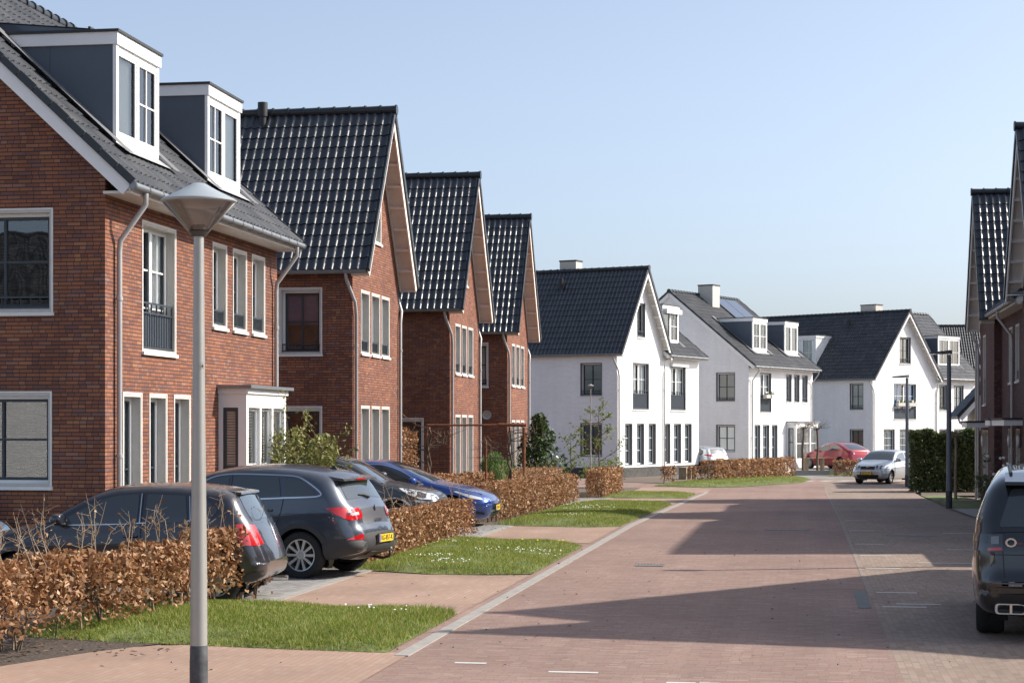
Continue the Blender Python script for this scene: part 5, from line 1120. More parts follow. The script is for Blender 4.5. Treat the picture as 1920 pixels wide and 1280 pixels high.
# espaliered climber on a rusty frame
A_ = Vector((-2.35, 51.5, gz(51.5))); fr = thing('plant_frame', 'rusty steel frame for climbing plants behind the hedge, before the middle gables', 'plant frame', A_)
m = MB(); m.tube([(0, 0, -.3), (0, 0, 2.32)], .035, 'rust', 8); m.build('post', fr); m = MB(); m.tube([(2.68, -.1, -.3), (2.68, -.1, 2.30)], .04, 'rust', 8); m.build('post', fr); m = MB(); m.tube([(1.62, .8, -.3), (1.62, .8, 1.95)], .03, 'rust', 8); m.build('post', fr)
m = MB(); m.tube([(-.0, 0, 2.36), (2.0, -.07, 2.36)], .028, 'rust', 8); m.tube([(1.98, -.07, 2.37), (2.74, -.1, 2.36)], .045, 'rust', 8); m.build('beam', fr)
def climber(label, loc, seed, h=2.3):
    g_ = np.random.default_rng(seed); r = thing('climbing_plant', label, 'climbing plant', loc); m = MB(); n = 12
    for q in range(2): m.tube([(.05*math.sin(k*1.1+q*2.2)+g_.normal(0, .012), .04*math.cos(k*1.1+q*2), -.1+(h+.1)*k/n) for k in range(n+1)], [.04-.018*k/n for k in range(n+1)], 'bark', 6)
    m.build('trunk', r, smooth=True); b = MB()
    for k in range(13):
        z = h*g_.uniform(.55, 1.0); sg = 1 if k % 2 else -1; L = g_.uniform(.3, 1.2); p = Vector((0, 0, z)); q1 = p+Vector((sg*L*.5, g_.normal(0, .05), g_.uniform(-.05, .3))); q2 = q1+Vector((sg*L*.5, g_.normal(0, .08), g_.uniform(-.1, .35))); b.tube([p, q1, q2], [.014, .009, .004], 'bark', 5, False)
        for j in range(3): a = q1.lerp(q2, g_.random()); b.tube([a, a+Vector((g_.normal(0, .1), 0, g_.uniform(.08, .25)))], [.005, .002], 'pale_twig', 4, False)
    b.build('branches', r, uv=False); return r
climber('bare climbing plant twining up the left post of the rusty frame', A_+Vector((.06, -.08, 0)), 4); climber('thick bare climber growing by the right end of the rusty frame', A_+Vector((2.28, -.05, 0)), 6)
# ------------------------------------------------------------------ lamps
def cone_lamp(label, loc, h, r, group=None):
    t = thing('street_lamp', label, 'street lamp', loc, 0, group); m = MB(); hb = h-.43*r/.3
    m.lathe([(.068*r/.3, .46), (.066*r/.3, 1.0), (.052*r/.3, 2.2), (.040*r/.3, hb+.02), (0, hb+.02)], 'lamp_post', 24); m.build('pole', t, smooth=True, sharp=50)
    m = MB(); m.lathe([(.073*r/.3, -.3), (.073*r/.3, .34), (.071*r/.3, .34), (.071*r/.3, .44), (.069*r/.3, .445), (.068*r/.3, .46)], 'lamp_sleeve', 24); m.build('base_sleeve', t, smooth=True, sharp=40)
    k = r/.3; zt_ = h-.155*k
    m = MB(); m.lathe([(.042*k, hb), (.056*k, hb+.025*k), (.076*k, hb+.05*k), (.074*k, hb+.062*k), (.05*k, hb+.09*k), (0, hb+.095*k)], 'lamp_dark', 24); m.lathe([(.041*k, hb-.004), (.054*k, hb-.002), (.082*k, hb+.038*k), (.079*k, hb+.038*k)], 'lamp_dark', 24); m.build('lamp_socket', t, smooth=True, sharp=35)
    m = MB(); m.lathe([(.05*k, hb+.012*k), (.285*k, zt_-.005)], 'lamp_glass', 40); m.build('lamp_shade', t, smooth=True)
    m = MB()
    for a in (R(178), R(2), R(62)): ca, sa = math.cos(a), math.sin(a); m.tube([(.048*k*ca, .048*k*sa, hb+.005*k), (.288*k*ca, .288*k*sa, zt_)], .0085*k, 'lamp_post', 8)
    m.build('lamp_strut', t, smooth=True)
    m = MB(); m.lathe([(.0, zt_-.055*k), (.14*k, zt_-.04*k), (.27*k, zt_-.012*k), (.29*k, zt_-.006*k), (.302*k, zt_), (.302*k, zt_+.01*k), (.285*k, zt_+.022*k), (.17*k, zt_+.078*k), (.085*k, zt_+.125*k), (.05*k, zt_+.145*k), (.0, zt_+.153*k)], 'lamp_cap', 48); m.build('lamp_cap', t, smooth=True, sharp=30)
    return t
cl = cone_lamp('nearest street lamp, grey pole with conical glass head, before the nearest brick house', (-2.50, 14.9, 0), 4.15, .3)
m = MB(); q = R(-52); rr_ = .0575
m.box((-.012, -.001, 0), (.012, .001, .05), 'marking', lambda a, b, c: (math.cos(q)*(rr_+.003)-a*math.sin(q), math.sin(q)*(rr_+.003)+a*math.cos(q), 2.66+c)); stk = m.build('number_sticker', cl)
text_mesh('sticker_text', '6', .034, 'plate_text', stk, Matrix.Translation((math.cos(q)*(rr_+.0046), math.sin(q)*(rr_+.0046), 2.685)) @ Matrix.Rotation(q+R(90), 4, 'Z') @ Matrix.Rotation(R(90), 4, 'X'))
cone_lamp('small far street lamp in front of the side wall of the white gable', (3.16, 75, gz(75)), 4.25, .13)
def arm_lamp(label, loc, h, arm):
    t = thing('street_lamp', label, 'street lamp', loc, 0, 'flat headed lamps on the right'); m = MB()
    m.lathe([(.085, .5), (.08, 1), (.058, h-.02), (0, h-.02)], 'post_blue', 20); m.build('pole', t, smooth=True, sharp=40); m = MB(); m.lathe([(.092, -.3), (.092, .5), (.085, .505)], 'lamp_sleeve', 20); m.build('base_sleeve', t, smooth=True, sharp=40)
    m = MB(); n = 9
    for k in range(n):
        s0, s1 = k/n, (k+1)/n; W0 = lambda s_: .06+.10*math.sin(math.pi*min(1, s_*1.02))**.5; H0 = lambda s_: .022+.035*(1-s_)
        p = []
        for s_ in (s0, s1): x = .08-(arm+.08)*s_; w_ = W0(s_); hh = H0(s_); p.append([(x, -w_, h), (x, w_, h), (x, w_*.7, h+hh*2), (x, -w_*.7, h+hh*2)])
        for a in range(4): m.poly([p[0][a], p[0][(a+1) % 4], p[1][(a+1) % 4], p[1][a]], 'lamp_sleeve')
        if k in (0, n-1): m.poly(p[0] if k == 0 else p[1], 'lamp_sleeve')
    m.box((-.62, -.09, h-.012), (-.16, .09, h-.001), 'lens_clear'); m.build('lamp_head', t); return t
arm_lamp('nearer flat headed street lamp on the right verge, grey post', (12.5, 53.4, gz(53.4)), 4.42, .55); arm_lamp('flat headed street lamp at the right edge, only its head in the picture', (8.52, 29.75, 0), 4.30, .55); arm_lamp('farther flat headed street lamp by the left end of the ivy hedge', (16.72, 79.0, gz(79)), 4.62, .62)
# ------------------------------------------------------------------ small things
bn = thing('wooden_bench', 'low wooden bench against the plinth of the white wing', 'bench', (8.35, 89.4, -.2), R(61)); m = MB()
for k in range(4): m.box((0, k*.11, .42), (1.3, k*.11+.10, .46), 'old_wood')
m.build('seat', bn)
for x in (.05, .6, 1.15): m = MB(); m.box((x, .02, -.2), (x+.09, .42, .42), 'old_wood'); m.build('leg', bn)
pl = thing('planter_wall', 'low concrete planter edge under the pollarded trees', 'planter', (14.7, 97.0, -.32), R(12)); m = MB()
m.box((0, 0, 0), (1.9, .12, .26), 'iron'); m.build('dark_side', pl); m = MB(); m.box((1.9, -.003, 0), (2.55, .12, .30), 'concrete'); m.box((2.55, 0, 0), (3.0, .12, .27), 'iron'); m.build('concrete_block', pl)
m = MB(); m.box((0, .12, .0), (3.0, 1.4, .2), 'turf'); m.build('planting_soil', pl)
tb = thing('garden_table', 'small pale garden table beside the pollarded trees', 'table', (16.0, 101.2, -.3), R(10)); m = MB(); m.box((-.1, 0, .78), (1.1, .6, .83), 'old_wood'); m.build('tabletop', tb)
for x in (.0, .9): m = MB(); m.box((x, .05, -.1), (x+.1, .5, .78), 'old_wood'); m.build('leg', tb)
lt = thing('trellis', 'grey woven fence panel behind the lavender by the brick wall', 'trellis', at(34.4, 9.45), R(-98.9)); m = MB()
for k in range(9): m.box((0, 0, .08+k*.12), (1.5, .02, .13+k*.12), 'old_wood')
for k in range(4): m.box((k*.48, -.02, 0), (k*.48+.05, .04, 1.15), 'old_wood')
m.build('slat_panel', lt)
st_ = [(30.6, 8.4), (31.0, 8.6), (31.5, 8.2), (32.0, 8.5), (32.6, 8.15), (34.2, 8.05)]
bd = thing('edging_stone', 'flat dark paving slab lying in the right verge by the far lamp', 'slab', at(44.5, 8.4), R(-9)); m = MB(); m.box((-.1, -.3, -.1), (1.9, .5, .05), 'old_wood'); m.build('slab', bd)
# ------------------------------------------------------------------ cars
mat('dark_glass', (.035, .045, .05), .03, spec=.75, coat=.6, coatr=.01)
mat('screen_glass', (.05, .06, .065), .04, spec=.7, coat=.6, coatr=.01)
HATCH = dict(L=3.97, W=1.69, rw=.30, rim=.205, axles=(.80, 3.35), top=[(0, .50), (.02, .60), (.10, .69), (.40, .83), (.95, .955), (1.12, 1.0), (1.72, 1.33), (2.05, 1.43), (2.6, 1.46), (3.15, 1.43), (3.52, 1.36), (3.66, 1.16), (3.79, .96), (3.86, .80), (3.93, .64), (3.97, .52)],
    bot=[(0, .50), (.02, .33), (.14, .22), (.5, .19), (3.4, .2), (3.75, .25), (3.93, .34), (3.97, .52)], belt=[(0, .62), (1.1, .92), (3.4, 1.0), (3.97, .96)], round=[(0, .24), (.5, .13), (1.15, .07), (2, .11), (3.4, .12), (3.75, .2), (3.97, .25)], crease=((.6, .70), (3.5, .80)))
SUV = dict(L=4.45, W=1.84, rw=.345, spokew=.75, rim=.235, axles=(.90, 3.54), top=[(0, .62), (.02, .80), (.14, .91), (.5, 1.01), (1.02, 1.10), (1.18, 1.14), (1.78, 1.45), (2.15, 1.56), (2.7, 1.605), (3.3, 1.58), (3.78, 1.51), (3.96, 1.42), (4.16, 1.14), (4.27, 1.0), (4.33, .82), (4.40, .70), (4.45, .56)],
    bot=[(0, .62), (.02, .42), (.15, .27), (.5, .23), (3.7, .23), (4.1, .31), (4.40, .40), (4.45, .56)], belt=[(0, .75), (1.1, 1.03), (3.5, 1.13), (4.45, 1.08)], round=[(0, .26), (.5, .15), (1.2, .08), (2, .12), (3.6, .13), (4.1, .22), (4.45, .3)], crease=((.9, .78), (3.9, .96)), plan_r=(.20, .9), crown=.045)
SEDAN = dict(L=4.69, W=1.85, rw=.335, rim=.235, axles=(.84, 3.71), top=[(0, .50), (.02, .60), (.14, .70), (.55, .83), (1.1, .94), (1.3, .99), (1.9, 1.26), (2.35, 1.41), (2.75, 1.445), (3.2, 1.41), (3.8, 1.25), (4.3, 1.11), (4.6, 1.08), (4.64, .90), (4.67, .7), (4.69, .55)],
    bot=[(0, .50), (.02, .30), (.14, .19), (.5, .16), (4.2, .17), (4.6, .3), (4.69, .55)], belt=[(0, .60), (1.25, .89), (3.8, .99), (4.69, 1.0)], round=[(0, .26), (.5, .14), (1.2, .08), (2, .12), (3.6, .12), (4.2, .16), (4.69, .25)], crease=((1, .76), (4, .82)))
def mk(name_label, x, y, heading, P, pt, wins, wshield, rglass, **k):
    root = car_root('parked_car', name_label, x, y, heading); c = Car(P); c.body(root, pt)
    for w in wins: c.side('side_window', w, 'dark_glass', .004, round_=True)
    if k.get('trim'):
        for poly in k['trim']: c.seam(poly, k.get('trimw', .022), 'chrome', 'window_trim', off=.007, parent=root)
    if wshield: x0, x1, h0, h1 = wshield; c.end('windshield', [(-h0, x0), (h0, x0), (h0*.96, (x0+x1)/2), (h1, x1), (-h1, x1), (-h0*.96, (x0+x1)/2)], k.get('wmat', 'screen_glass'), .004, byx=True)
    if rglass: z0, z1, h0, h1 = rglass; c.end('rear_window', [(-h0, z0), (h0, z0), (h1, z1), (-h1, z1)], 'dark_glass', .004, rear=True, round_=True)
    for s_ in k.get('seams', ()): c.seam(s_)
    c.wheels(k.get('style', 'multi'), k.get('rim', 'alloy'), k.get('spokes', 10), k.get('tw', .205))
    if k.get('mirror'): c.mirror(*k['mirror'], pt)
    for h in k.get('handles', ()): c.handle(*h, pt)
    return root, c
# 1 black hatchback behind the nearest hedge
hw = [[(1.30, .985), (1.86, 1.285), (2.10, 1.345), (2.36, 1.365), (2.36, 1.0)], [(2.46, 1.0), (2.46, 1.365), (2.95, 1.345), (3.0, 1.02)], [(3.05, 1.03), (3.01, 1.335), (3.2, 1.30), (3.38, 1.17), (3.3, 1.06)]]
x, y = -2.99, 23.6; hd = 180-5
root, c = mk('black five door hatchback behind the nearest beech hedge, its red tail light showing', x+3.97*math.cos(R(hd)), y+3.97*math.sin(R(hd))+.3, hd, HATCH, 'paint_navy_black', hw, (1.18, 1.92, .66, .56), (1.02, 1.32, .56, .50),
    seams=[[(1.2, .30), (1.22, .6), (1.24, .95)], [(2.41, .26), (2.41, 1.0), (2.41, 1.37)], [(3.02, 1.02), (2.98, .8), (2.85, .5)], [(.95, .93), (.80, .80), (.42, .76)]], mirror=(1.42, .98), handles=[(2.28, .84), (3.1, .88)],
    trim=[[(3.035, 1.03), (3.0, 1.34)], [(1.28, .975), (2.0, .988), (3.28, 1.05)], [(2.39, 1.0), (2.39, 1.37)]], trimw=.012, style='multi', spokes=9)
c.side('tail_light', [(3.60, 1.0), (3.66, .74), (3.90, .72), (3.85, .98)], 'lens_red', .006, round_=True); c.end('tail_light', [(-.50, .74), (-.84, .74), (-.84, .98), (-.56, .98)], 'lens_red', .006)
c.side('headlight', [(.16, .62), (.24, .76), (.62, .83), (.5, .70)], 'lens_clear', .006)
sp = MB(); sp.prism([(3.2, 1.425), (3.60, 1.378), (3.61, 1.352), (3.4, 1.35)], -.50, .50, 'paint_navy_black', lambda a, d, b: (a, d, b)); sp.build('spoiler', root)
c.side('side_cladding', [(3.55, .27), (3.55, .33), (3.93, .42), (3.95, .36), (3.8, .28)], 'cladding', .004)
m = MB(); m.tube([(3.80, .48, .24), (3.99, .48, .235)], .032, 'chrome', 12); m.build('exhaust_tip', root)
# 2 slate crossover, rear towards the street
KS = [[(1.42, 1.115), (1.98, 1.405), (2.28, 1.475), (2.36, 1.48), (2.36, 1.14)], [(2.44, 1.145), (2.44, 1.49), (3.16, 1.475), (3.24, 1.18)], [(3.32, 1.185), (3.25, 1.47), (3.48, 1.44), (3.72, 1.30), (3.80, 1.21)]]
hd = 180-19; x, y = -1.92, 27.55
root, c = mk('slate grey crossover parked tail out, with a yellow plate and tow bar', x+4.45*math.cos(R(hd)), y+4.45*math.sin(R(hd)), hd, SUV, 'paint_slate', KS, (1.25, 2.0, .72, .60), (1.14, 1.43, .60, .54),
    seams=[[(1.28, .36), (1.3, .8), (1.34, 1.08)], [(2.40, .34), (2.40, 1.14), (2.40, 1.5)], [(3.28, 1.18), (3.24, .95), (3.10, .62), (2.95, .40)]], mirror=(1.55, 1.11), handles=[(2.22, .95), (3.02, .99)],
    trim=[[(1.38, 1.10), (2.4, 1.13), (3.3, 1.172), (3.78, 1.195), (3.86, 1.23), (3.76, 1.32), (3.50, 1.463), (3.25, 1.495), (2.4, 1.507), (2.05, 1.45), (1.42, 1.12)]], style='multi', spokes=10)
c.side('tail_light', [(3.93, 1.035), (4.12, 1.045), (4.42, 1.02), (4.42, .86), (4.26, .85)], 'lens_red', .006, round_=True); c.end('tail_light', [(-.42, .90), (-.50, .86), (-.90, .86), (-.90, 1.03), (-.46, 1.02)], 'lens_red', .012, round_=True); c.end('tail_light', [(.46, .90), (.50, .87), (.57, .87), (.57, 1.02), (.48, 1.01)], 'lens_red', .012, round_=True)
c.end('light_strip', [(.52, .925), (.72, .925), (.72, .965), (.52, .965)], 'lens_clear', .018, mirror=True)
c.end('tailgate_panel', [(-.46, .78), (.46, .78), (.42, 1.0), (-.42, 1.0)], 'alloy_dark', .003, round_=True)
c.end('bumper', [(-.92, .30), (.92, .30), (.92, .60), (.62, .62), (.52, .66), (-.52, .66), (-.62, .62), (-.92, .60)], 'cladding', .012); c.end('skid_plate', [(-.45, .31), (.45, .31), (.34, .42), (-.34, .42)], 'zinc', .02)
c.side('bumper', [(3.92, .28), (3.90, .50), (4.08, .58), (4.45, .60), (4.45, .40)], 'cladding', .010); c.side('side_cladding', [(1.32, .26), (1.30, .40), (3.1, .43), (3.08, .26)], 'cladding', .008)
for xw in SUV['axles']:
    n = 20; rng_ = [(math.cos(t), math.sin(t)) for t in np.linspace(-.12, math.pi+.12, n)]; ra = SUV['rw']+.05
    V = []; F = []
    for k, (a, b) in enumerate(rng_):
        for r_ in (ra, ra+.075): V.append((xw+a*r_, SUV['rw']+b*r_))
        if k: F.append((2*k-2, 2*k-1, 2*k+1, 2*k))
    for sg in (1, -1): c.patch('arch_trim', [(px, sg*(c.y(px, max(pz, c.zb(px)+.01))+.008), pz) for px, pz in V], F, 'cladding')
c.end('fog_light', [(.60, .56), (.88, .56), (.82, .68), (.66, .66)], 'lens_red', .024, mirror=True); c.side('fog_light', [(4.24, .575), (4.42, .575), (4.40, .66)], 'lens_red', .016)
c.plate('RG-857-K', .575, y0=.0, off=.03)
p = c.end_pt(0, z=.98, off=.012); m = MB(); m.prism([(-.035, 0), (0, -.075), (.035, 0), (0, .075)], 0, .012, 'chrome', lambda a, d, b: (p[0]+d-.01, a, p[2]-.02+b)); m.build('emblem', root)
p = c.end_pt(0, z=.83, off=.012); text_mesh('model_lettering', 'KADJAR', .075, 'chrome', root, Matrix.Translation((p[0]+.012, 0, .835)) @ Matrix.Rotation(R(90), 4, 'Z') @ Matrix.Rotation(R(90), 4, 'X'))
sp = MB(); sp.prism([(3.72, 1.505), (4.10, 1.445), (4.11, 1.415), (3.9, 1.42)], -.60, .60, 'paint_slate', lambda a, d, b: (a, d, b)); sp.build('spoiler', root); m = MB(); m.box((4.105, -.16, 1.42), (4.116, .16, 1.44), 'lens_red'); m.build('brake_light', root)
m = MB(); m.tube([(4.215, .06, 1.17), (4.19, -.10, 1.205), (4.175, -.22, 1.21)], [.022, .014, .009], 'black_plastic', 8); m.build('wiper', root)
m = MB(); m.tube([(4.2, .05, .30), (4.46, .02, .27), (4.56, .02, .30), (4.58, .02, .38)], .022, 'black_plastic', 10); m.lathe([(0, .0), (.026, .01), (.028, .03), (.02, .05), (0, .055)], 'iron', 12, lambda a, b, d: (4.58+a, .02+b, .385+d)); m.build('tow_bar', root, smooth=True)
m = MB(); m.prism([(3.56, 1.57), (3.74, 1.56), (3.70, 1.62)], -.02, .02, 'black_plastic', lambda a, d, b: (a, d, b)); m.build('antenna', root)
# 3 dark grey crossover nose out, 4 blue saloon nose out
GS = [[(1.42, 1.115), (1.98, 1.405), (2.28, 1.475), (2.36, 1.48), (2.36, 1.14)], [(2.44, 1.145), (2.44, 1.49), (3.16, 1.475), (3.24, 1.18)]]
GP = dict(SUV); GP['top'] = [(0, .60), (.02, .74), (.14, .84), (.5, .93), (1.0, 1.03), (1.16, 1.07)]+SUV['top'][6:]
hd = -9+3; root, c = mk('dark grey crossover parked nose out between the slate crossover and the blue car', -1.38, 38.3, hd, GP, 'paint_grey', GS, (1.2, 2.08, .76, .62), (1.14, 1.43, .60, .54), seams=[[(1.28, .36), (1.3, .8), (1.34, 1.08)], [(.16, .92), (.7, .98), (1.2, 1.08)]], mirror=(1.5, 1.11), trim=[[(1.38, 1.10), (2.4, 1.13), (3.3, 1.172)], [(1.42, 1.13), (2.0, 1.425), (2.4, 1.50), (3.2, 1.49)]], style='double', rim='alloy')
c.side('headlight', [(.10, .74), (.12, .86), (.52, .955), (.82, .975), (.60, .84), (.36, .75)], 'lens_clear', .008, round_=True); c.side('headlight_cell', [(.26, .78), (.28, .86), (.45, .90), (.44, .80)], 'lens_dark', .012); c.side('headlight_cell', [(.50, .86), (.52, .92), (.66, .945), (.6, .87)], 'lens_dark', .012)
c.end('headlight', [(.52, .76), (.88, .76), (.88, .88), (.56, .86)], 'lens_clear', .008, rear=False, mirror=True); c.end('grille', [(-.5, .52), (.5, .52), (.55, .80), (-.55, .80)], 'black_plastic', .006, rear=False, round_=True); c.side('light_strip', [(.18, .66), (.2, .70), (.5, .74), (.46, .69)], 'chrome', .008)
for xw in SUV['axles']: 
    c.seam([(xw+(SUV['rw']+.085)*math.cos(t), SUV['rw']+(SUV['rw']+.085)*math.sin(t)) for t in np.linspace(.15, math.pi-.1, 12)], .03, 'chrome' if xw < 2 else 'cladding', 'arch_trim', parent=root, off=.006)
BS = [[(1.52, .955), (2.0, 1.215), (2.36, 1.335), (2.56, 1.355), (2.66, .965)], [(2.75, .97), (2.68, 1.36), (3.1, 1.335), (3.55, 1.24), (3.75, 1.14), (3.45, .99)]]
hd = -9; root, c = mk('blue saloon car parked nose out beside the long beech hedge', -.36, 41.55, hd, SEDAN, 'paint_blue', BS, (1.32, 2.25, .76, .62), None, seams=[[(1.36, .30), (1.38, .7), (1.42, .92)], [(2.70, .26), (2.72, .96), (2.68, 1.36)], [(.2, .73), (.75, .86), (1.35, .97)], [(3.5, .98), (3.42, .75), (3.3, .5)]], mirror=(1.72, .945), handles=[(2.5, .82), (3.4, .86)],
    trim=[[(1.46, .94), (2.6, .955), (3.5, .985), (3.78, 1.13), (3.55, 1.258), (3.1, 1.352), (2.6, 1.378), (2.34, 1.355), (1.98, 1.235), (1.46, .94)]], style='multi', spokes=10)
c.side('headlight', [(.14, .60), (.20, .66), (.72, .80), (.80, .795), (.42, .65)], 'lens_clear', .007, round_=True); c.end('headlight', [(.56, .58), (.80, .585), (.84, .68), (.60, .64)], 'lens_clear', .007, rear=False, mirror=True)
c.end('air_intake', [(-.5, .24), (.5, .24), (.56, .32), (-.56, .32)], 'black_plastic', .006, rear=False); c.side('air_intake', [(.12, .28), (.12, .33), (.32, .36), (.3, .30)], 'black_plastic', .006); c.plate('JK-41-R', .42, rear=False, off=.02)
c.seam([(1.20, .76), (1.28, .75), (1.34, .72)], .03, 'chrome', 'side_repeater', parent=root)
# 5 pale blue car at the left edge
root, c = mk('pale blue car, only its nose showing at the left edge of the picture', -7.78, 28.3, -9, HATCH, 'paint_sky', hw, (1.18, 1.92, .66, .56), None, mirror=(1.42, .98)); c.side('headlight', [(.10, .64), (.16, .74), (.6, .83), (.5, .70)], 'lens_clear', .006); c.end('grille', [(-.4, .36), (.4, .36), (.42, .50), (-.42, .50)], 'black_plastic', .006, rear=False)
# 6 silver hatchback coming towards us
P5 = dict(HATCH); P5.update(L=3.9, W=1.66, rim=.19, axles=(.78, 3.24), plan_f=(.13, .7), top=[(0, .52), (.01, .64), (.08, .74), (.35, .86), (.85, .965), (1.05, 1.01), (1.62, 1.34), (1.95, 1.44), (2.5, 1.47), (3.15, 1.44), (3.5, 1.34), (3.68, 1.08), (3.78, .9), (3.84, .75), (3.88, .64), (3.9, .52)], bot=[(0, .52), (.02, .32), (.14, .23), (.5, .2), (3.4, .2), (3.7, .25), (3.86, .34), (3.9, .52)])
PW = [[(1.28, .99), (1.78, 1.28), (2.05, 1.36), (2.50, 1.385), (2.52, 1.0)], [(2.62, 1.0), (2.60, 1.385), (3.0, 1.365), (3.3, 1.24), (3.34, 1.08), (3.2, 1.03)]]
hd = 270-33; root, c = mk('silver three door hatchback facing us at the end of the street', 15.75, 82.7, hd, P5, 'paint_silver', PW, (1.12, 1.80, .70, .58), None, seams=[[(1.16, .30), (1.2, .95)], [(2.57, .28), (2.57, 1.0)]], mirror=(1.38, .98), handles=[(2.4, .86)], style='multi', spokes=6)
for sg in (1,):
    for yv, r_ in ((.62, .125), (.42, .085)):
        pts = [(yv+r_*math.cos(t), .735+r_*.95*math.sin(t)) for t in np.linspace(0, 6.283, 17)[:-1]]; c.end('headlight', pts, 'lens_clear', .03, rear=False, mirror=True); c.end('headlight_ring', [(yv+(a-yv)*.66, .735+(b-.735)*.66) for a, b in pts], 'lens_dark', .036, rear=False, mirror=True)
c.end('grille', [(-.32, .64), (.32, .64), (.36, .745), (-.36, .745)], 'black_plastic', .028, rear=False); c.end('lower_grille', [(-.74, .27), (.74, .27), (.74, .42), (-.74, .42)], 'black_plastic', .010, rear=False); c.end('bumper_strip', [(-.78, .50), (.78, .50), (.78, .515), (-.78, .515)], 'cladding', .010, rear=False)
p = c.end_pt(0, z=.725, rear=False, off=.02); m = MB(); m.lathe([(.052, 0), (.065, .006), (.065, .012), (.052, .012), (.052, 0)], 'chrome', 24, lambda a, b, d: (p[0]-d-.004, a, p[2]+b))
for pts in ([(-.03, .035), (-.008, -.0), (0, .012), (.008, 0), (.03, .035)], [(-.045, .012), (-.02, -.04), (0, -.008), (.02, -.04), (.045, .012)]): m.tube([(p[0]-.012, a, p[2]+b) for a, b in pts], .006, 'chrome', 6)
m.build('emblem', root)
c.plate('68-LL-SP', .475, rear=False, off=.025, y0=.06)
for sg in (1,): c.end('fog_light', [(.56+.05*math.cos(t), .35+.05*math.sin(t)) for t in np.linspace(0, 6.283, 13)[:-1]], 'lens_clear', .016, rear=False, mirror=True)
# 7 red fastback, 8 silver hatch by the white wall, 9 white car behind the hedge
RS = dict(SEDAN); RS.update(L=4.72, W=1.88, rw=.36, rim=.25, axles=(.88, 3.86), top=[(0, .60), (.02, .75), (.14, .85), (.55, .97), (1.2, 1.08), (1.4, 1.13), (2.0, 1.42), (2.4, 1.56), (2.8, 1.60), (3.3, 1.56), (3.9, 1.38), (4.4, 1.18), (4.6, 1.12), (4.66, .95), (4.70, .7), (4.72, .55)], belt=[(0, .7), (1.3, 1.0), (3.8, 1.10), (4.72, 1.06)], bot=[(0, .6), (.02, .36), (.14, .24), (.5, .2), (4.2, .22), (4.6, .34), (4.72, .55)])
RW_ = [[(1.62, 1.08), (2.15, 1.36), (2.45, 1.47), (2.72, 1.49), (2.78, 1.10)], [(2.88, 1.11), (2.84, 1.49), (3.3, 1.45), (3.85, 1.28), (3.6, 1.15)]]
hd = 119; root, c = mk('red fastback car parked by the broad white gable house', 20.75+4.72*math.cos(R(hd)), 110.8+4.72*math.sin(R(hd)), hd, RS, 'paint_red', RW_, (1.42, 2.3, .74, .6), (1.18, 1.46, .58, .5), seams=[[(2.83, .3), (2.83, 1.1)], [(3.7, 1.12), (3.55, .8), (3.4, .5)]], mirror=(1.75, 1.06))
for k in range(3): c.end('tail_light', [(.48+k*.12, .90), (.56+k*.12, .90), (.56+k*.12, 1.02), (.48+k*.12, 1.02)], 'lens_dark_red' if k % 2 else 'lens_clear', .008, mirror=True)
c.end('tail_panel', [(-.86, .86), (.86, .86), (.86, 1.05), (-.86, 1.05)], 'lens_red', .004)
hd = 180-52; root, c = mk('silver hatchback with red tail lights standing between the two white houses', 11.3+3.9*math.cos(R(hd)), 101+3.9*math.sin(R(hd)), hd, P5, 'paint_silver', PW, None, (1.05, 1.32, .58, .5), mirror=(1.38, .98)); c.end('tail_light', [(.42, .92), (.80, .92), (.80, 1.04), (.46, 1.06)], 'lens_red', .008, mirror=True); c.side('tail_light', [(3.4, 1.02), (3.5, 1.05), (3.86, 1.04), (3.86, .92)], 'lens_red', .008); c.plate('SX-209-L', .80, off=.02)
gcv = thing('garden_cover', 'low white covered object half hidden behind the end of the beech hedge', 'cover', (13.3, 96.6, -.3), R(-20)); m = MB(); m.prism(rounded([(-1.6, 0), (1.05, 0), (1.0, .42), (.7, .75), (-1.3, .8), (-1.6, .4)], .25, 5), -.5, .5, 'paint_white', lambda a, d, b: (a, d, b)); m.build('cover', gcv)
# 10 black sport utility at the right edge, tail towards us
BR = dict(L=4.85, W=1.98, rw=.385, rim=.27, axles=(.95, 3.87), top=[(0, .70), (.02, .90), (.1, 1.03), (.5, 1.10), (1.15, 1.16), (1.32, 1.19), (1.95, 1.58), (2.3, 1.72), (2.9, 1.78), (3.8, 1.74), (4.28, 1.68), (4.46, 1.58), (4.64, 1.28), (4.73, 1.10), (4.78, .95), (4.80, .75), (4.85, .62)], bot=[(0, .70), (.02, .45), (.15, .33), (.6, .28), (4.0, .28), (4.6, .27), (4.80, .36), (4.85, .58)], belt=[(0, .8), (1.2, 1.1), (4.2, 1.20), (4.85, 1.16)], round=[(0, .25), (.5, .14), (1.3, .08), (2.2, .14), (4.0, .15), (4.5, .2), (4.85, .2)], crown=.035, plan_r=(.10, .7), tumble=.40, spokew=1.2)
BW = [[(1.6, 1.2), (2.15, 1.52), (2.5, 1.63), (2.62, 1.22)], [(2.7, 1.22), (2.6, 1.64), (3.5, 1.63), (3.55, 1.25)], [(3.62, 1.25), (3.57, 1.63), (4.0, 1.6), (4.15, 1.35)]]
hd = 90-15; tx, ty = 5.66, 18.85; root, c = mk('black sport utility car at the right edge, seen from behind', tx+4.85*math.cos(R(hd)), ty+4.85*math.sin(R(hd)), hd, BR, 'paint_black', BW, (1.4, 2.15, .8, .68), (1.17, 1.55, .72, .60), rim='alloy_dark', style='multi', tw=.29)
sp = MB(); sp.prism([(4.15, 1.72), (4.58, 1.635), (4.60, 1.60), (4.4, 1.60)], -.66, .66, 'paint_black', lambda a, d, b: (a, d, b)); sp.build('spoiler', root)
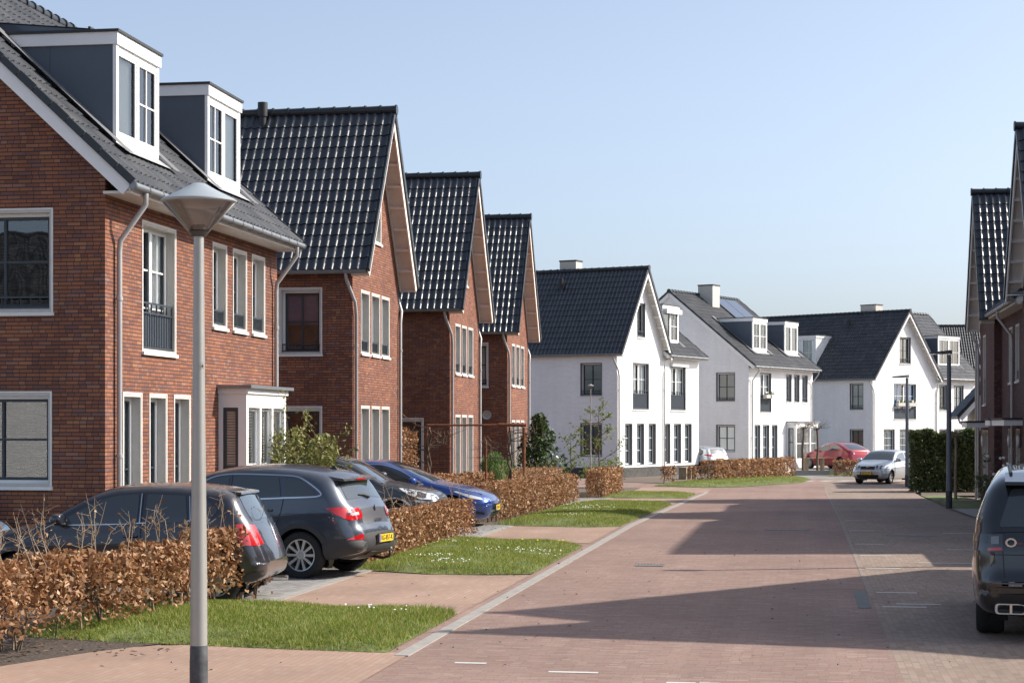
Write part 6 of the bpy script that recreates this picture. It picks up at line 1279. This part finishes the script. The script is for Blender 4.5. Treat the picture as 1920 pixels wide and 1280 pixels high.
for sg in (1, -1): m = MB(); m.tube([(2.0, sg*.63, 1.66), (2.3, sg*.64, 1.775), (3.9, sg*.62, 1.79), (4.25, sg*.60, 1.71)], .018, 'alloy_dark', 8); m.build('roof_rail', root)
c.end('tail_light', [(.68, .93), (.975, .93), (.975, 1.10), (.68, 1.10)], 'lens_dark', .008, mirror=True, step=.03); c.side('tail_light', [(4.45, .93), (4.45, 1.10), (4.76, 1.10), (4.80, .93)], 'lens_dark', .008)
c.end('light_strip', [(.69, .935), (.95, .935), (.95, .965), (.69, .965)], 'lens_red', .012, mirror=True, step=.03); c.end('light_strip', [(.86, .97), (.95, .97), (.95, 1.06), (.86, 1.06)], 'lens_red', .012, mirror=True, step=.03); c.end('light_strip', [(.72, 1.0), (.80, 1.0), (.80, 1.08), (.72, 1.08)], 'zinc', .012, mirror=True, step=.03)
c.end('reflector', [(.80, .37), (.93, .37), (.93, .45), (.80, .45)], 'lens_red', .016, mirror=True, step=.03); c.end('bumper', [(-.98, .28), (.98, .28), (.98, .50), (-.98, .50)], 'black_plastic', .006)
for z in (.56, .89, 1.115): c.end('tailgate_seam', [(-.97, z), (.97, z), (.97, z+.008), (-.97, z+.008)], 'seam', .004, parent=c.bodyo)
c.end('tailgate_seam', [(.66, .66), (.668, .66), (.70, 1.16), (.692, 1.16)], 'seam', .004, mirror=True, parent=c.bodyo)
c.end('chrome_strip', [(-.9, .60), (.9, .60), (.9, .615), (-.9, .615)], 'paint_slate', .006)
for sg in (1, -1):
    p = c.end_pt(sg*.60, z=.345, off=.0); m = MB(); P2 = rounded([(-.16, -.055), (.16, -.055), (.16, .055), (-.16, .055)], .04, 5); n = len(P2); T = lambda a, d, b: (p[0]+d, sg*.60+a, .345+b)
    k = len(m.v); mi = m.mi('alloy')
    for s_, d in ((1.0, .02), (.98, .045), (.84, .045), (.80, -.05)): m.v += [T(a*s_, d, b*s_*(.92 if s_ < .9 else 1)) for a, b in P2]
    for j in range(3):
        for q in range(n): m.f.append((k+j*n+q, k+j*n+(q+1) % n, k+(j+1)*n+(q+1) % n, k+(j+1)*n+q)); m.m.append(mi)
    m.poly([T(a*.8, -.01, b*.74) for a, b in P2], 'black_plastic'); m.box((p[0]-.02, sg*.60-.012, .30), (p[0]+.035, sg*.60+.012, .39), 'chrome'); m.build('exhaust_tip', root, smooth=True, sharp=30)
p = c.end_pt(-.56, z=1.01, off=.015); m = MB(); m.lathe([(.03, 0), (.047, .004), (.047, .012), (.03, .012), (.03, 0)], 'chrome', 20, lambda a, b, d: (p[0]+d, -.60+a*1.2, 1.02+b)); e = m.build('emblem', root)
text_mesh('badge_letters', 'SVR', .035, 'lens_red', e, Matrix.Translation((p[0]+.014, -.545, 1.008)) @ Matrix.Rotation(R(90), 4, 'Z') @ Matrix.Rotation(R(90), 4, 'X'), align='LEFT')
c.plate('K-852-TL', 1.0, off=.018, y0=-.17, w=.52, h=.11)
p = c.end_pt(0, z=1.14, off=.012); text_mesh('tailgate_lettering', 'R A N G E   R O V E R', .07, 'alloy_dark', root, Matrix.Translation((p[0]+.006, 0, 1.145)) @ Matrix.Rotation(R(90), 4, 'Z') @ Matrix.Rotation(R(90), 4, 'X'))
